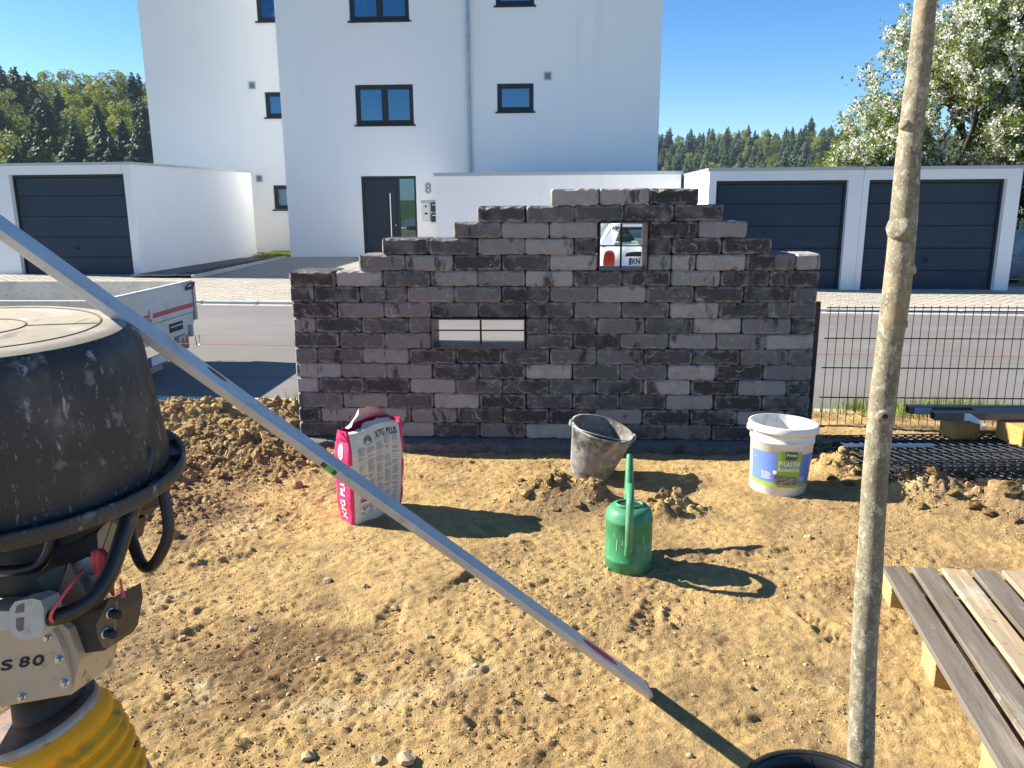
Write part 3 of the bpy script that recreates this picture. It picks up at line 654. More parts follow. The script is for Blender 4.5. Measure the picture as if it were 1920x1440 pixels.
# ------------------------------------------------------------------ the stone wall
def brick_mat():
    m = bpy.data.materials.new('tumbled_stone'); m.use_nodes = True; nt = m.node_tree; N = nt.nodes; L = nt.links
    p = N['Principled BSDF']; p.inputs['Roughness'].default_value = .85; p.inputs['Specular IOR Level'].default_value = .3
    tc = N.new('ShaderNodeTexCoord'); oi = N.new('ShaderNodeObjectInfo')
    va = N.new('ShaderNodeVectorMath'); va.operation = 'MULTIPLY_ADD'; va.inputs[1].default_value = (37,53,71); L.new(oi.outputs['Random'], va.inputs[0]); L.new(tc.outputs['Object'], va.inputs[2])
    def nz(sc, det, st=(1,1,1), rough=.6):
        n = N.new('ShaderNodeTexNoise'); n.inputs['Scale'].default_value = sc; n.inputs['Detail'].default_value = det; n.inputs['Roughness'].default_value = rough
        mp = N.new('ShaderNodeMapping'); mp.inputs['Scale'].default_value = st; L.new(va.outputs[0], mp.inputs[0]); L.new(mp.outputs[0], n.inputs['Vector']); return n.outputs['Fac']
    cr = N.new('ShaderNodeValToRGB'); L.new(oi.outputs['Random'], cr.inputs[0]); e = cr.color_ramp
    e.elements[0].position = 0; e.elements[0].color = (0.042,0.039,0.039,1); e.elements[1].position = 1; e.elements[1].color = (0.378,0.350,0.322,1)
    for ps, c in ((.22,(.056,.054,.057)),(.38,(.090,.086,.089)),(.54,(.158,.150,.151)),(.70,(.255,.245,.243)),(.88,(.35,.335,.325))):
        k = e.elements.new(ps); k.color = (*c,1)
    def mixl(cur, fac_sock, lo, hi, col, k=1.0, mul=None):
        rp = N.new('ShaderNodeMapRange'); rp.inputs[1].default_value = lo; rp.inputs[2].default_value = hi; rp.inputs[4].default_value = k; L.new(fac_sock, rp.inputs[0]); f_ = rp.outputs[0]
        if mul is not None:
            mm = N.new('ShaderNodeMath'); mm.operation = 'MULTIPLY'; L.new(f_, mm.inputs[0]); L.new(mul, mm.inputs[1]); f_ = mm.outputs[0]
        mx = N.new('ShaderNodeMix'); mx.data_type = 'RGBA'; L.new(f_, mx.inputs[0]); L.new(cur, mx.inputs[6]); mx.inputs[7].default_value = (*col,1); return mx.outputs[2]
    c = cr.outputs[0]
    c = mixl(c, nz(6,6), .50,.66, (.225,.215,.212), .55)                    # grey bloom
    c = mixl(c, nz(9,5,(1,1,.35)), .57,.63, (.036,.034,.035), .9)          # dark patches, damp runs
    c = mixl(c, nz(60,5), .52,.72, (.13,.122,.115), .35)
    c = mixl(c, nz(16,7,(.5,1,2.2),.75), .61,.67, (.42,.40,.37), .5)        # scratches and lime
    c = mixl(c, nz(150,3), .63,.75, (.40,.38,.35), .5)
    # chipped, paler arrises and fine curved scratches
    at_ = N.new('ShaderNodeAttribute'); at_.attribute_name = 'worn'
    chip = N.new('ShaderNodeMapRange'); chip.inputs[1].default_value = .40; chip.inputs[2].default_value = .62; L.new(nz(24,6), chip.inputs[0])
    c = mixl(c, at_.outputs['Fac'], .35, 1.0, (.33,.31,.29), .75, chip.outputs[0])
    for sc, seed_, st_ in ((5.0, (1,1,1), .6), (9.0, (1,1,1.7), .45)):
        sb = N.new('ShaderNodeMath'); sb.operation = 'SUBTRACT'; sb.inputs[1].default_value = .5; L.new(nz(sc,2,seed_,.4), sb.inputs[0])
        ab = N.new('ShaderNodeMath'); ab.operation = 'ABSOLUTE'; L.new(sb.outputs[0], ab.inputs[0])
        mk_ = N.new('ShaderNodeMapRange'); mk_.inputs[1].default_value = .52; mk_.inputs[2].default_value = .62; L.new(nz(13,4), mk_.inputs[0])
        c = mixl(c, ab.outputs[0], .009, .002, (.46,.44,.41), st_, mk_.outputs[0])
    L.new(c, p.inputs['Base Color'])
    prev = None
    for sc, st, ds in ((22,.5,.012),(110,.55,.004)):
        b = N.new('ShaderNodeBump'); b.inputs['Strength'].default_value = st; b.inputs['Distance'].default_value = ds; L.new(nz(sc,5), b.inputs['Height'])
        if prev: L.new(prev, b.inputs['Normal'])
        prev = b.outputs[0]
    L.new(prev, p.inputs['Normal']); return m
m_brick = brick_mat()
BW, BH, BD, WY, WX0 = .3015, .0994, .26, 5.03, -1.70
def brick_mesh(w, seed):
    """tumbled block: uneven arrises, chipped corners; the attribute 'worn' marks the arrises"""
    r = random.Random(seed); mb = MB(); g = .0022; L_, H_, D_ = w-2*g, BH-.0022, BD
    nx = 13 if w > .2 else 10; ch = lambda: r.uniform(.004, .015) + (.012 if r.random() < .06 else 0)
    rings = []; worn = []
    for i in range(nx):
        e = min(i, nx-1-i); sh = .011 if e == 0 else 0
        x = {0: -L_/2, 1: -L_/2+.010, 2: -L_/2+.022}.get(i) if i < 3 else ({0: L_/2, 1: L_/2-.010, 2: L_/2-.022}[nx-1-i] if nx-1-i < 3 else -L_/2+.022+(L_-.044)*(i-2)/(nx-5))
        x += r.uniform(-.0022,.0022); hy, hz = D_/2-sh, H_/2-sh*.8; c = [ch() for _ in range(4)]; q = .011
        j = lambda: r.uniform(-.0026,.0026)
        ring = [(-hy,-hz+c[0],1),(-hy+c[0],-hz,1),(-hy+c[0]+q,-hz,0),(hy-c[1]-q,-hz,0),(hy-c[1],-hz,1),(hy,-hz+c[1],1),(hy,-hz+c[1]+q,0),(hy,hz-c[2]-q,0),(hy,hz-c[2],1),(hy-c[2],hz,1),(hy-c[2]-q,hz,0),(-hy+c[3]+q,hz,0),(-hy+c[3],hz,1),(-hy,hz-c[3],1),(-hy,hz-c[3]-q,0),(-hy,-hz+c[0]+q,0)]
        rings.append([(x, a_+j()*(1 if k_ else .4), b_+j()*(.8 if k_ else .5)) for a_, b_, k_ in ring]); worn += [1.0 if (k_ or e < 2) else 0.0 for _, _, k_ in ring]
    vv = [p for q in rings for p in q]; fs = []; m = 16
    for i in range(nx-1):
        for k in range(m): fs.append((i*m+k, i*m+(k+1)%m, (i+1)*m+(k+1)%m, (i+1)*m+k))
    fs.append(tuple(range(m))); fs.append(tuple(range((nx-1)*m, nx*m)))
    mb.add(vv, fs); me = mesh_of('brick', mb, m_brick)
    at_ = me.attributes.new('worn', 'FLOAT', 'POINT'); at_.data.foreach_set('value', worn); return me
FULL = [brick_mesh(BW, s) for s in range(12)]; HALF = [brick_mesh(BW/2, 50+s) for s in range(6)]
wall = thing('stone_wall', 'stepped garden wall of dark tumbled concrete stones with two small openings', 'wall', (0, WY, 0)); WZ0 = .018
rows = {1:(5.5,8.5), 2:(4,9), 3:(3.5,9.5), 4:(2,10), 5:(1.5,11)}
for r_ in range(1, 17):
    a, b = rows.get(r_, (0, 11)); off = .5 if r_ % 2 else 0.0
    holes = []
    if r_ in (3,4,5): holes = [(6.5,7.5)]
    if r_ in (9,10): holes = [(3,5)]
    cuts = sorted({a, b, *[k+off for k in range(0, 12) if a < k+off < b], *[x for h in holes for x in h]})
    if r_ == 5: cuts = sorted(set(cuts) | {8})
    for i in range(len(cuts)-1):
        u, v = cuts[i], cuts[i+1]; m_ = (u+v)/2
        if any(h[0] < m_ < h[1] for h in holes): continue
        me = random.choice(FULL if v-u > .7 else HALF)
        o = bpy.data.objects.new('brick', me); link(o, wall)
        o.location = (WX0+m_*BW+random.uniform(-.002,.002), BD/2+random.uniform(-.007,.007), WZ0+(16-r_+.5)*BH+random.uniform(-.0015,.0015))
        o.rotation_euler = (random.uniform(-.008,.008), random.uniform(-.006,.006) + (math.pi if random.random() < .5 else 0), random.uniform(-.012,.012))
m_fill = mat('joint_filler', (.03,.028,.027), .95)  # dark core slabs closing the see-through joints between the stones
for r_ in range(1, 17):
    a, b = rows.get(r_, (0, 11)); segs = [(a, b)]
    if r_ in (3,4,5): segs = [(a,6.5),(7.5,b)]
    if r_ in (9,10): segs = [(a,3),(5,b)]
    for a_, b_ in segs:
        k = MB(); k.box((WX0+a_*BW+.02,WY+.035,WZ0+(16-r_)*BH+.003),(WX0+b_*BW-.02,WY+BD-.035,WZ0+(17-r_)*BH-.003)); part('joint_glue', k, m_fill, wall)
m_conc = mat('rough_concrete', (.16,.15,.145), .95, layers=[(12,6,.45,.65,(.11,.105,.10)),(90,4,.5,.7,(.24,.23,.21))], bump=[(40,5,1.0,.02),(140,3,.6,.006)])
mb = MB(); nxs = 60
top = [(WX0-.03+ (11*BW+.06)*i/nxs, WY-.085+.025*math.sin(i*1.7)+random.uniform(-.015,.015), WZ0-.012+random.uniform(-.014,.004)) for i in range(nxs+1)]
for i in range(nxs):
    p, q = top[i], top[i+1]
    mb.quad((p[0],p[1]-.02,-.3),(q[0],q[1]-.02,-.3),q,p); mb.quad(p,q,(q[0],WY+.02,WZ0-.004),(p[0],WY+.02,WZ0-.004)); mb.quad((p[0],WY+.02,WZ0-.004),(q[0],WY+.02,WZ0-.004),(q[0],WY+BD+.06,WZ0-.004),(p[0],WY+BD+.06,WZ0-.004))
mb.quad(top[0],(top[0][0],WY+BD+.06,WZ0-.004),(top[0][0],WY+BD+.06,-.3),(top[0][0],top[0][1],-.3)); mb.quad(top[-1],(top[-1][0],WY+BD+.06,WZ0-.004),(top[-1][0],WY+BD+.06,-.3),(top[-1][0],top[-1][1],-.3))
part('foundation', mb, m_conc, wall, fixn=False)
m_rust = mat('mill_steel', (.12,.105,.10), .5, metal=.6, layers=[(8,6,.5,.65,(.20,.105,.055)),(30,5,.55,.7,(.05,.05,.055))], bump=[(60,4,.2,.002)])
m_rust2 = mat('rusty_bar', (.10,.055,.035), .7, metal=.4, layers=[(25,5,.45,.65,(.05,.035,.03))])
def steel_frame(u0, u1, r0, r1):
    x0, x1 = WX0+u0*BW+.004, WX0+u1*BW-.004; z1, z0 = WZ0+(16-r0+1)*BH-.003, WZ0+(16-r1)*BH+.003; t = .006; ya, yb = WY-.026, WY+BD+.005
    mb = MB(); mb.box((x0,ya,z0),(x1,yb,z0+t)); mb.box((x0,ya,z1-t),(x1,yb,z1)); mb.box((x0,ya,z0+t),(x0+t,yb,z1-t)); mb.box((x1-t,ya,z0+t),(x1,yb,z1-t))
    fo = part('window_frame', mb, m_rust, wall); xm, zm = (x0+x1)/2, (z0+z1)/2-.006; y = WY+BD*.62
    k = MB(); k.box((xm-.006,y-.006,z0+t),(xm+.006,y+.006,z1-t)); part('mullion', k, m_rust2, fo)
    k = MB(); k.box((x0+t,y-.0055,zm-.004),(x1-t,y+.0055,zm+.004)); part('transom', k, m_rust2, fo)
steel_frame(6.5,7.5,3,5); steel_frame(3,5,9,10)

# ------------------------------------------------------------------ mesh fence beside the wall
m_wire = mat('black_wire', (.012,.012,.014), .4, spec=.5)
FY = 5.50
fence = thing('mesh_fence', 'upright black wire mesh fence panel fixed beside the stone wall', 'fence', (1.8, FY, 0))
px = 1.765
k = MB(); k.cbox((px-.02,FY-.02,-.25),(px+.02,FY+.02,.85),.005); po = part('post', k, m_wire, fence)
k = MB(); k.cbox((px-.022,FY-.022,.85),(px+.022,FY+.022,.862),.004); part('post_cap', k, mat('red_brown_cap',(.12,.015,.02),.5), po)
k = MB(); k.cbox((4.32,FY-.03,-.25),(4.37,FY+.03,.85),.005); inst_p = part('post', k, m_wire, fence)
k = MB(); k.tube([(0,0,-.02),(0,0,.835)],.0026,6); vbase = None
for i in range(45):
    if vbase is None: vbase = part('upright_wire', k, m_wire, fence, world=False); o = vbase
    else: o = inst(vbase, fence)
    o.location = (.055+i*.0555, 0, 0)
hb = None
for z in (.82,.795,.61,.405,.195,-.01):
    for s in (-1, 1):
        if hb is None: kk = MB(); kk.tube([(0,0,0),(2.52,0,0)],.0034,6); hb = part('cross_wire', kk, m_wire, fence, world=False); o = hb
        else: o = inst(hb, fence)
        o.location = (.03, s*.006, z)

# ------------------------------------------------------------------ stack of fence panels on a pallet
m_wire2 = mat('coated_wire', (.040,.043,.047), .35, spec=.6)
kr = MB(); kr.tube([(0,0,0),(0,.83,0)],.0048,6); rod_me = mesh_of('cross_rod', kr, m_wire2)
kl = MB(); kl.tube([(0,0,0),(2.5,0,0)],.0042,6); long_me = mesh_of('long_rod', kl, m_wire2)
TILT = rad(-7.3)
stack = [(1.66,4.02,.116,.083),(1.715,4.015,.134,.081),(1.66,4.035,.154,.085),(1.77,4.02,.172,.081),(1.825,4.03,.190,.083),(1.72,4.04,.208,.084)]
LB = ['lowest black wire fence panel of the stack on the pallet','second black wire fence panel from the bottom of the flat stack','third black wire fence panel from the bottom of the flat stack','fourth black wire fence panel from the bottom of the flat stack','black wire fence panel just under the top one of the flat stack','topmost black wire fence panel of the flat stack, carrying the aluminium profile']
for i, (x, y, z, rz) in enumerate(stack):
    t = thing('fence_panel', LB[i], 'fence panel', (x, y, z), (TILT, 0, rz), 'wire fence panels stacked flat')
    for k in range(45):
        o = bpy.data.objects.new('cross_rod', rod_me); link(o, t); o.location = (.02+k*.055, -.01, 0)
    for q in range(5):
        for s in (-1, 1):
            o = bpy.data.objects.new('long_rod', long_me); link(o, t); o.location = (0, .012+q*.2, s*.0065)
m_oldwood = mat('pallet_wood', (.36,.27,.16), .85, spec=.2, layers=[(2.5,6,.42,.62,(.27,.23,.185),(5,.35,5)),(5,6,.52,.66,(.50,.40,.26),(8,.5,8)),(30,4,.6,.75,(.13,.10,.08)),(1.6,5,.58,.68,(.42,.40,.37))], bump=[(14,5,.5,.004,(8,.4,8)),(90,3,.3,.002)], randoff=True)
m_greywood = mat('mortar_stained_wood', (.165,.14,.112), .85, spec=.2, layers=[(2.2,6,.48,.62,(.29,.24,.18),(3,.5,3)),(6,6,.50,.66,(.13,.105,.08),(6,.5,6)),(3,6,.60,.68,(.40,.39,.37)),(45,4,.66,.78,(.36,.27,.17))], bump=[(16,5,.5,.004,(8,.4,8)),(70,4,.4,.003)], randoff=True)
m_edge = mat('pallet_block_wood', (.56,.37,.16), .8, spec=.2, layers=[(6,5,.45,.65,(.44,.27,.11),(1,6,6)),(40,4,.55,.7,(.33,.21,.10))], bump=[(50,4,.3,.003)], randoff=True)
def pallet(name, label, loc, rot, nb, L_, pitch, bw, tops, zt=.144, shear=0.0):
    """boards along y, stringers across, blocks underneath"""
    p = thing(name, label, 'pallet', loc, rot); th = .022; W_ = (nb-1)*pitch+bw
    for i in range(nb):
        dy = shear*i*pitch + random.uniform(-.006,.006); k = MB(); k.cbox((i*pitch,dy,zt-th),(i*pitch+bw,L_+dy,zt),.003)
        part('board', k, tops[i % len(tops)], p, world=False)
    ys = (.0, L_/2-.0725, L_-.145)
    for y in ys:
        k = MB(); k.cbox((.001,y,zt-2*th-.001),(W_-.001,y+.14,zt-th-.001),.003); part('stringer', k, m_edge, p, world=False)
        for x in (0.003, W_/2-.05, W_-.103):
            k = MB(); k.cbox((x,y+.005,.0),(x+.1,y+.135,zt-2*th-.002),.004); part('block', k, m_edge, p, world=False)
    return p
pallet('pallet', 'wooden pallet under the stacked fence panels', (2.0,4.03,-.018), (rad(-7.3),0,rad(1.2)), 7, .80, .19, .12, [m_oldwood])
pallet('pallet', 'mortar stained wooden pallet lying on the soil beside the young tree', (1.162,1.862,-.045), (0,0,rad(-7.4)), 10, 1.2, .114, .089, [m_greywood, m_greywood, m_oldwood, m_greywood, m_oldwood, m_greywood, m_oldwood], .150, .07)
# posts lying on timber blocks
m_tube = mat('coated_post', (.085,.09,.095), .32, spec=.7)
def timber(lo, hi, rz, label):
    c = ((lo[0]+hi[0])/2, (lo[1]+hi[1])/2, lo[2]); k = MB(); h = [(hi[i]-lo[i])/2 for i in (0,1)]
    k.cbox((-h[0],-h[1],0),(h[0],h[1],hi[2]-lo[2]),.004); t = part('timber_block', k, m_wood, None); t.location = c; t.rotation_euler = (0,0,rz); return tag(t, label, 'timber', 'timber blocks under the steel posts')
def ztop(y): return .2145 - .128*(y-4.07)
timber((2.38,4.77,ztop(4.84)+.004),(2.55,4.91,ztop(4.84)+.098),.25,'orange timber block on the wire panels carrying the end of the steel posts')
timber((2.63,4.52,ztop(4.63)+.006),(2.82,4.74,ztop(4.63)+.118),.15,'larger orange timber block standing nearer the right end of the wire panels')
k = MB(); k.cbox((0,-.03,0),(1.5,.03,.02),.003); pl = part('timber_lath', k, m_wood); pl.location = (2.60,4.90,ztop(4.9)+.012); pl.rotation_euler = (TILT,0,0); tag(pl, 'thin wooden lath lying on the wire panels behind the timber blocks', 'lath')
ZP = ztop(4.63)+.121
def post(x, y, z, rz, label, w=.06, h=.045):
    t = thing('steel_post', label, 'post', (x,y,z), (0,rad(-.3),rz), 'steel posts lying on timber blocks'); k = MB(); th = .003; L_ = 2.0
    k.box((0,0,0),(L_,w,th)); k.box((0,0,h-th),(L_,w,h)); k.box((0,0,th),(L_,th,h-th)); k.box((0,w-th,th),(L_,w,h-th)); part('tube', k, m_tube, t, world=False); return t
p1 = post(2.23,4.67,ZP,rad(1.5),'dark steel post on the timber blocks with a white paper label near its end')
k = MB(); k.box((.17,-.003,-.002),(.205,-.001,.042)); k.add([(.205,-.003,.04),(.275,-.05,-.012),(.265,-.05,-.02),(.205,-.003,-.004)],[(0,1,2,3)]); part('paper_label', k, mat('white_label',(.72,.73,.72),.6), p1, world=False)
p2 = post(2.15,4.83,ZP-.004,rad(-1),'dark steel post lying behind the labelled one, with a blue grey sticker')
k = MB(); k.box((.03,-.003,.004),(.13,-.001,.040)); part('sticker', k, mat('blue_sticker',(.30,.37,.50),.5), p2, world=False)
post(2.50,4.75,ZP-.002,rad(.3),'dark steel post lying between the two others, set back to the right')
k = MB(); k.box((0,0,0),(.50,.024,.0025)); k.box((0,0,.0025),(.50,.0025,.020)); ap = part('aluminium_profile', k, mat('pale_alu',(.66,.69,.72),.35,metal=.8)); ap.location = (1.62,4.40,ztop(4.40)+.006); ap.rotation_euler = (TILT,0,rad(2)); tag(ap, 'short pale aluminium angle profile lying on top of the wire panels', 'profile')

# ------------------------------------------------------------------ wrapped goods by the right garage
m_film = mat('grey_stretch_film', (.42,.46,.52), .25, spec=.6, layers=[(2.5,6,.42,.6,(.30,.34,.40),(1,1,2.5)),(6,5,.58,.7,(.70,.74,.78),(1,1,3))], bump=[(7,6,1.0,.10,(1,1,2.2)),(25,4,.6,.02)])
def bale(label, loc, sx, sy, h):
    t = thing('wrapped_pallet_load', label, 'pallet load', loc, (0,0,rad(-4)), 'film wrapped pallet loads'); k = MB(); prof = [(.90,.15),(.98,.22),(1.0,.45),(.94,.62),(.97,.80),(.90,.97),(.6,1.0),(.02,1.01)]
    seg = 28; vv = []
    for r_, z in prof:
        for j in range(seg):
            a = 2*math.pi*j/seg; q = (abs(math.cos(a))**4+abs(math.sin(a))**4)**-.25; f_ = 1+random.uniform(-.05,.05)
            vv.append((math.cos(a)*q*r_*sx/2*f_, math.sin(a)*q*r_*sy/2*f_, z*h+random.uniform(-.02,.02)))
    k.add(vv, [(i*seg+j, i*seg+(j+1)%seg, (i+1)*seg+(j+1)%seg, (i+1)*seg+j) for i in range(len(prof)-1) for j in range(seg)], True); part('wrapped_load', k, m_film, t, world=False)
    for x in (-.4,0,.4):
        b_ = MB(); b_.box((x*sx-.06,-sy*.48,0),(x*sx+.06,sy*.48,.1)); part('block', b_, m_edge, t, world=False)
    b_ = MB(); b_.box((-sx/2,-sy/2,.1),(sx/2,sy/2,.135)); part('deck', b_, m_edge, t, world=False)
bale('tall film wrapped pallet load squeezed against the right garage wall', (9.05,16.6,-.14), 1.15, 1.1, .98)
bale('lower film wrapped load on a pallet in front of the taller one', (9.75,15.35,-.14), 1.2, 1.0, .75)
# ------------------------------------------------------------------ trailer on the road
m_tw = mat('trailer_panel', (.58,.60,.58), .45, spec=.5, layers=[(1.5,6,.45,.65,(.50,.52,.50)),(8,6,.58,.72,(.42,.41,.37)),(40,4,.62,.75,(.33,.31,.28))])
m_tin = mat('trailer_bed', (.56,.53,.46), .7, spec=.3, layers=[(4,6,.45,.65,(.46,.43,.37)),(30,5,.55,.7,(.36,.33,.28))])
m_chas = mat('galvanised', (.36,.37,.37), .5, metal=.6, layers=[(10,5,.45,.65,(.27,.27,.27))])
m_red = mat('red_marking', (.50,.035,.06), .5); m_blk = mat('black_rubber', (.02,.02,.021), .7)
TX, TZ = -3.93, -.155
tr = thing('flatbed_trailer', 'white flatbed trailer with low drop sides and a red stripe on its tailboard', 'trailer', (TX-1.5, 7.65, TZ))
YN, YF, ZB, ZT = 6.76, 8.50, .62, .86
def tb(name, lo, hi, m_, parent=tr, c=.005):
    k = MB(); k.cbox((lo[0]+TX,lo[1],lo[2]+TZ),(hi[0]+TX,hi[1],hi[2]+TZ),c); return part(name, k, m_, parent)
tb('bed', (-2.9,YN+.03,.50),(-.035,YF-.03,.545), m_tin)
fs = tb('side_board', (-2.9,YF-.028,.52),(-.04,YF,ZT), m_tin); ns = tb('side_board', (-2.9,YN,.52),(-.04,YN+.028,ZT), m_tw)
tb('head_board', (-2.95,YN,.52),(-2.905,YF,ZT), m_tw)
tail = tb('tail_board', (-.035,YN+.01,.53),(-.004,YF-.03,ZT), m_tw)
tb('top_edge', (-.04,YN+.01,ZT+.001),(.001,YF-.03,ZT+.012), mat('bright_edge',(.75,.75,.73),.4), tail, .003)
k = MB(); k.quad((TX-.002,7.56,TZ+.585),(TX-.002,YF-.06,TZ+.585),(TX-.002,YF-.06,TZ+.632),(TX-.002,7.56,TZ+.632)); part('red_stripe', k, m_red, tail, fixn=False)
k = text_mb('ward.', .33, .11, lambda u, v, e: (TX-.0015+e, 7.37+u, TZ+.612+v), .003); part('lettering', k, m_red, tail, fixn=False)
for y in (YN-.012, YF-.045):
    p = tb('corner_post', (-.03,y,.44),(.012,y+.055,ZT-.005), m_chas)
k = MB(); y0 = YF-.2; k.tube([(TX+.006,YF-.21,TZ+.80),(TX+.03,YF-.18,TZ+.845),(TX+.03,YF-.05,TZ+.845),(TX+.006,YF-.03,TZ+.80)],.008,6); k.cbox((TX-.003,YF-.2,TZ+.775),(TX+.012,YF-.04,TZ+.805),.004); part('latch', k, m_blk, tr)
k = MB(); k.prism([(YN+.02,.525),(YF-.02,.525),(YF-.02,.45),(YF-.14,.33),(YN+.14,.33),(YN+.02,.45)],TX-.10,TX-.012,'x'); k.v = [(a,b,c+TZ) for a,b,c in k.v]; cr = part('rear_crossmember', k, m_tw, tr)
for y in (YN+.22, YF-.62):
    tb('cut_out', (-.013,y,.385),(-.008,y+.3,.475), m_blk, cr, .001); tb('lamp_bar', (-.012,y+.02,.435),(-.001,y+.28,.448), m_tw, cr, .002)
# lamps, reflectors, plate
for y, s in ((YN+.30, -1), (YF-.48, 1)):
    lm = tb('rear_lamp', (-.05,y,.17),(.012,y+.22,.325), mat('lamp_housing',(.40,.38,.38),.4), tr)
    k = MB(); k.prism([(y+.03,.185),(y+.15,.185),(y+.09,.305)],TX+.012,TX+.018,'x'); k.v = [(a,b,c+TZ) for a,b,c in k.v]; part('triangle_reflector', k, mat('red_reflector',(.42,.03,.05),.25), lm)
    k = MB(); k.box((TX+.012,y+.16,TZ+.18),(TX+.016,y+.21,TZ+.31)); part('light_lens', k, mat('red_lens',(.45,.05,.06),.2), lm)
tb('bumper_beam', (-.06,YN+.1,.06),(-.005,YF-.85,.12), m_chas)
pl = tb('number_plate', (-.004,YN+.62,.125),(.004,YN+1.08,.225), mat('plate_blue',(.02,.07,.30),.4), tr, .002)
tb('plate_field', (.004,YN+.67,.13),(.006,YN+1.075,.22), mat('plate_white',(.75,.75,.73),.4), pl, .001)
k = MB(); c = Vector((TX+.02, YF-.16, TZ+.30))
k.cyl(c+Vector((-.03,0,.1)), c+Vector((-.03,0,-.02)), .035, 10); part('buffer', k, m_chas, tr)
k = MB(); k.tube([c+Vector((0,.09+.045*math.cos(a)*-1, -.06+.09*math.sin(a))) for a in np.linspace(rad(160), rad(380), 12)],.006,5); part('safety_chain', k, m_steel, tr)
for y in (YN+.12, YF-.28):
    k = MB(); Mx = Matrix.Translation((TX-1.35, y+.08, TZ+.27)) @ Matrix.Rotation(rad(90),4,'X'); k.lathe([(.14,-.08),(.26,-.08),(.275,-.05),(.275,.05),(.26,.08),(.14,.08)],28,Mx); w = part('wheel', k, m_blk, tr)
    k = MB(); k.lathe([(.005,-.06),(.10,-.06),(.145,-.075),(.145,.075),(.005,.06)],24,Mx); part('rim', k, m_chas, w)
tb('axle', (-1.39,YN+.2,.24),(-1.31,YF-.2,.30), m_chas); tb('chassis_beam', (-2.9,YN+.35,.33),(-.1,YN+.43,.50), m_chas); tb('chassis_beam', (-2.9,YF-.43,.33),(-.1,YF-.35,.50), m_chas)
k = MB(); k.tube([(TX-2.9,7.05,TZ+.42),(TX-4.1,7.63,TZ+.42)],.04,8); k.tube([(TX-2.9,8.21,TZ+.42),(TX-4.1,7.63,TZ+.42)],.04,8); k.tube([(TX-4.05,7.63,TZ),(TX-4.05,7.63,TZ+.5)],.03,8); part('drawbar', k, m_chas, tr)

# ------------------------------------------------------------------ small white car seen through the wall opening
m_paint = mat('white_car_paint', (.74,.76,.77), .3, spec=.5, coat=.5)
m_cglass = bpy.data.materials.new('car_glass'); m_cglass.use_nodes = True
nt = m_cglass.node_tree; N = nt.nodes; L = nt.links; N.remove(N['Principled BSDF']); t_ = N.new('ShaderNodeBsdfTransparent'); t_.inputs[0].default_value = (.72,.88,.78,1); g_ = N.new('ShaderNodeBsdfGlossy'); g_.inputs['Roughness'].default_value = .02; f_ = N.new('ShaderNodeFresnel'); f_.inputs[0].default_value = 1.6; x_ = N.new('ShaderNodeMixShader'); L.new(f_.outputs[0], x_.inputs[0]); L.new(t_.outputs[0], x_.inputs[1]); L.new(g_.outputs[0], x_.inputs[2]); L.new(x_.outputs[0], N['Material Output'].inputs[0])
CX, CY, CZ, CS = 1.46, 13.35, -.118, .94
car = thing('small_car', 'white compact hatchback parked in front of the outbuilding, seen through the upper wall opening', 'car', (CX, CY, CZ))
car.scale = (CS, CS, CS)
def cpart(name, k, m_, parent=car, fixn=True): return part(name, k, m_, parent, world=False, fixn=fixn)
# side view: y runs forward from the tail (0) to the nose (3.8); half widths per height
def sec(y):   # lower body half width, bonnet/belt height
    wv = .865*min(1, .90+.10*min(1, y/.35))*min(1, .86+.14*min(1,(3.82-y)/.5)); return wv
body = MB(); ys = [0,.06,.18,.45,.9,1.4,2.0,2.5,2.9,3.3,3.6,3.76,3.82]; NV = 10; rings = []
for y in ys:
    w = sec(y); zb = .22 if .2 < y < 3.6 else .30; zt = .99 if y < 2.55 else .99-.20*((y-2.55)/1.27)**1.5
    if y == 0: zt = .965
    if y == ys[-1]: zt = .62
    pr = []
    for (fx, fz) in ((0,0),(.86,0),(.97,.08),(1.0,.30),(1.0,.62),(.985,.82),(.93,.95),(.80,1.0),(.4,1.015),(0,1.02)): pr.append((w*fx, y, zb+(zt-zb)*fz))
    rings.append(pr)
vv = []; 
for pr in rings: vv += pr + [(-a,b,c) for a,b,c in pr[::-1]]
n2 = 2*NV; fs = []
for i in range(len(ys)-1):
    for j in range(n2): fs.append((i*n2+j, i*n2+(j+1)%n2, (i+1)*n2+(j+1)%n2, (i+1)*n2+j))
fs.append(tuple(range(n2))); fs.append(tuple(range((len(ys)-1)*n2, len(ys)*n2))); body.add(vv, fs, True)
bo = cpart('body', body, m_paint)
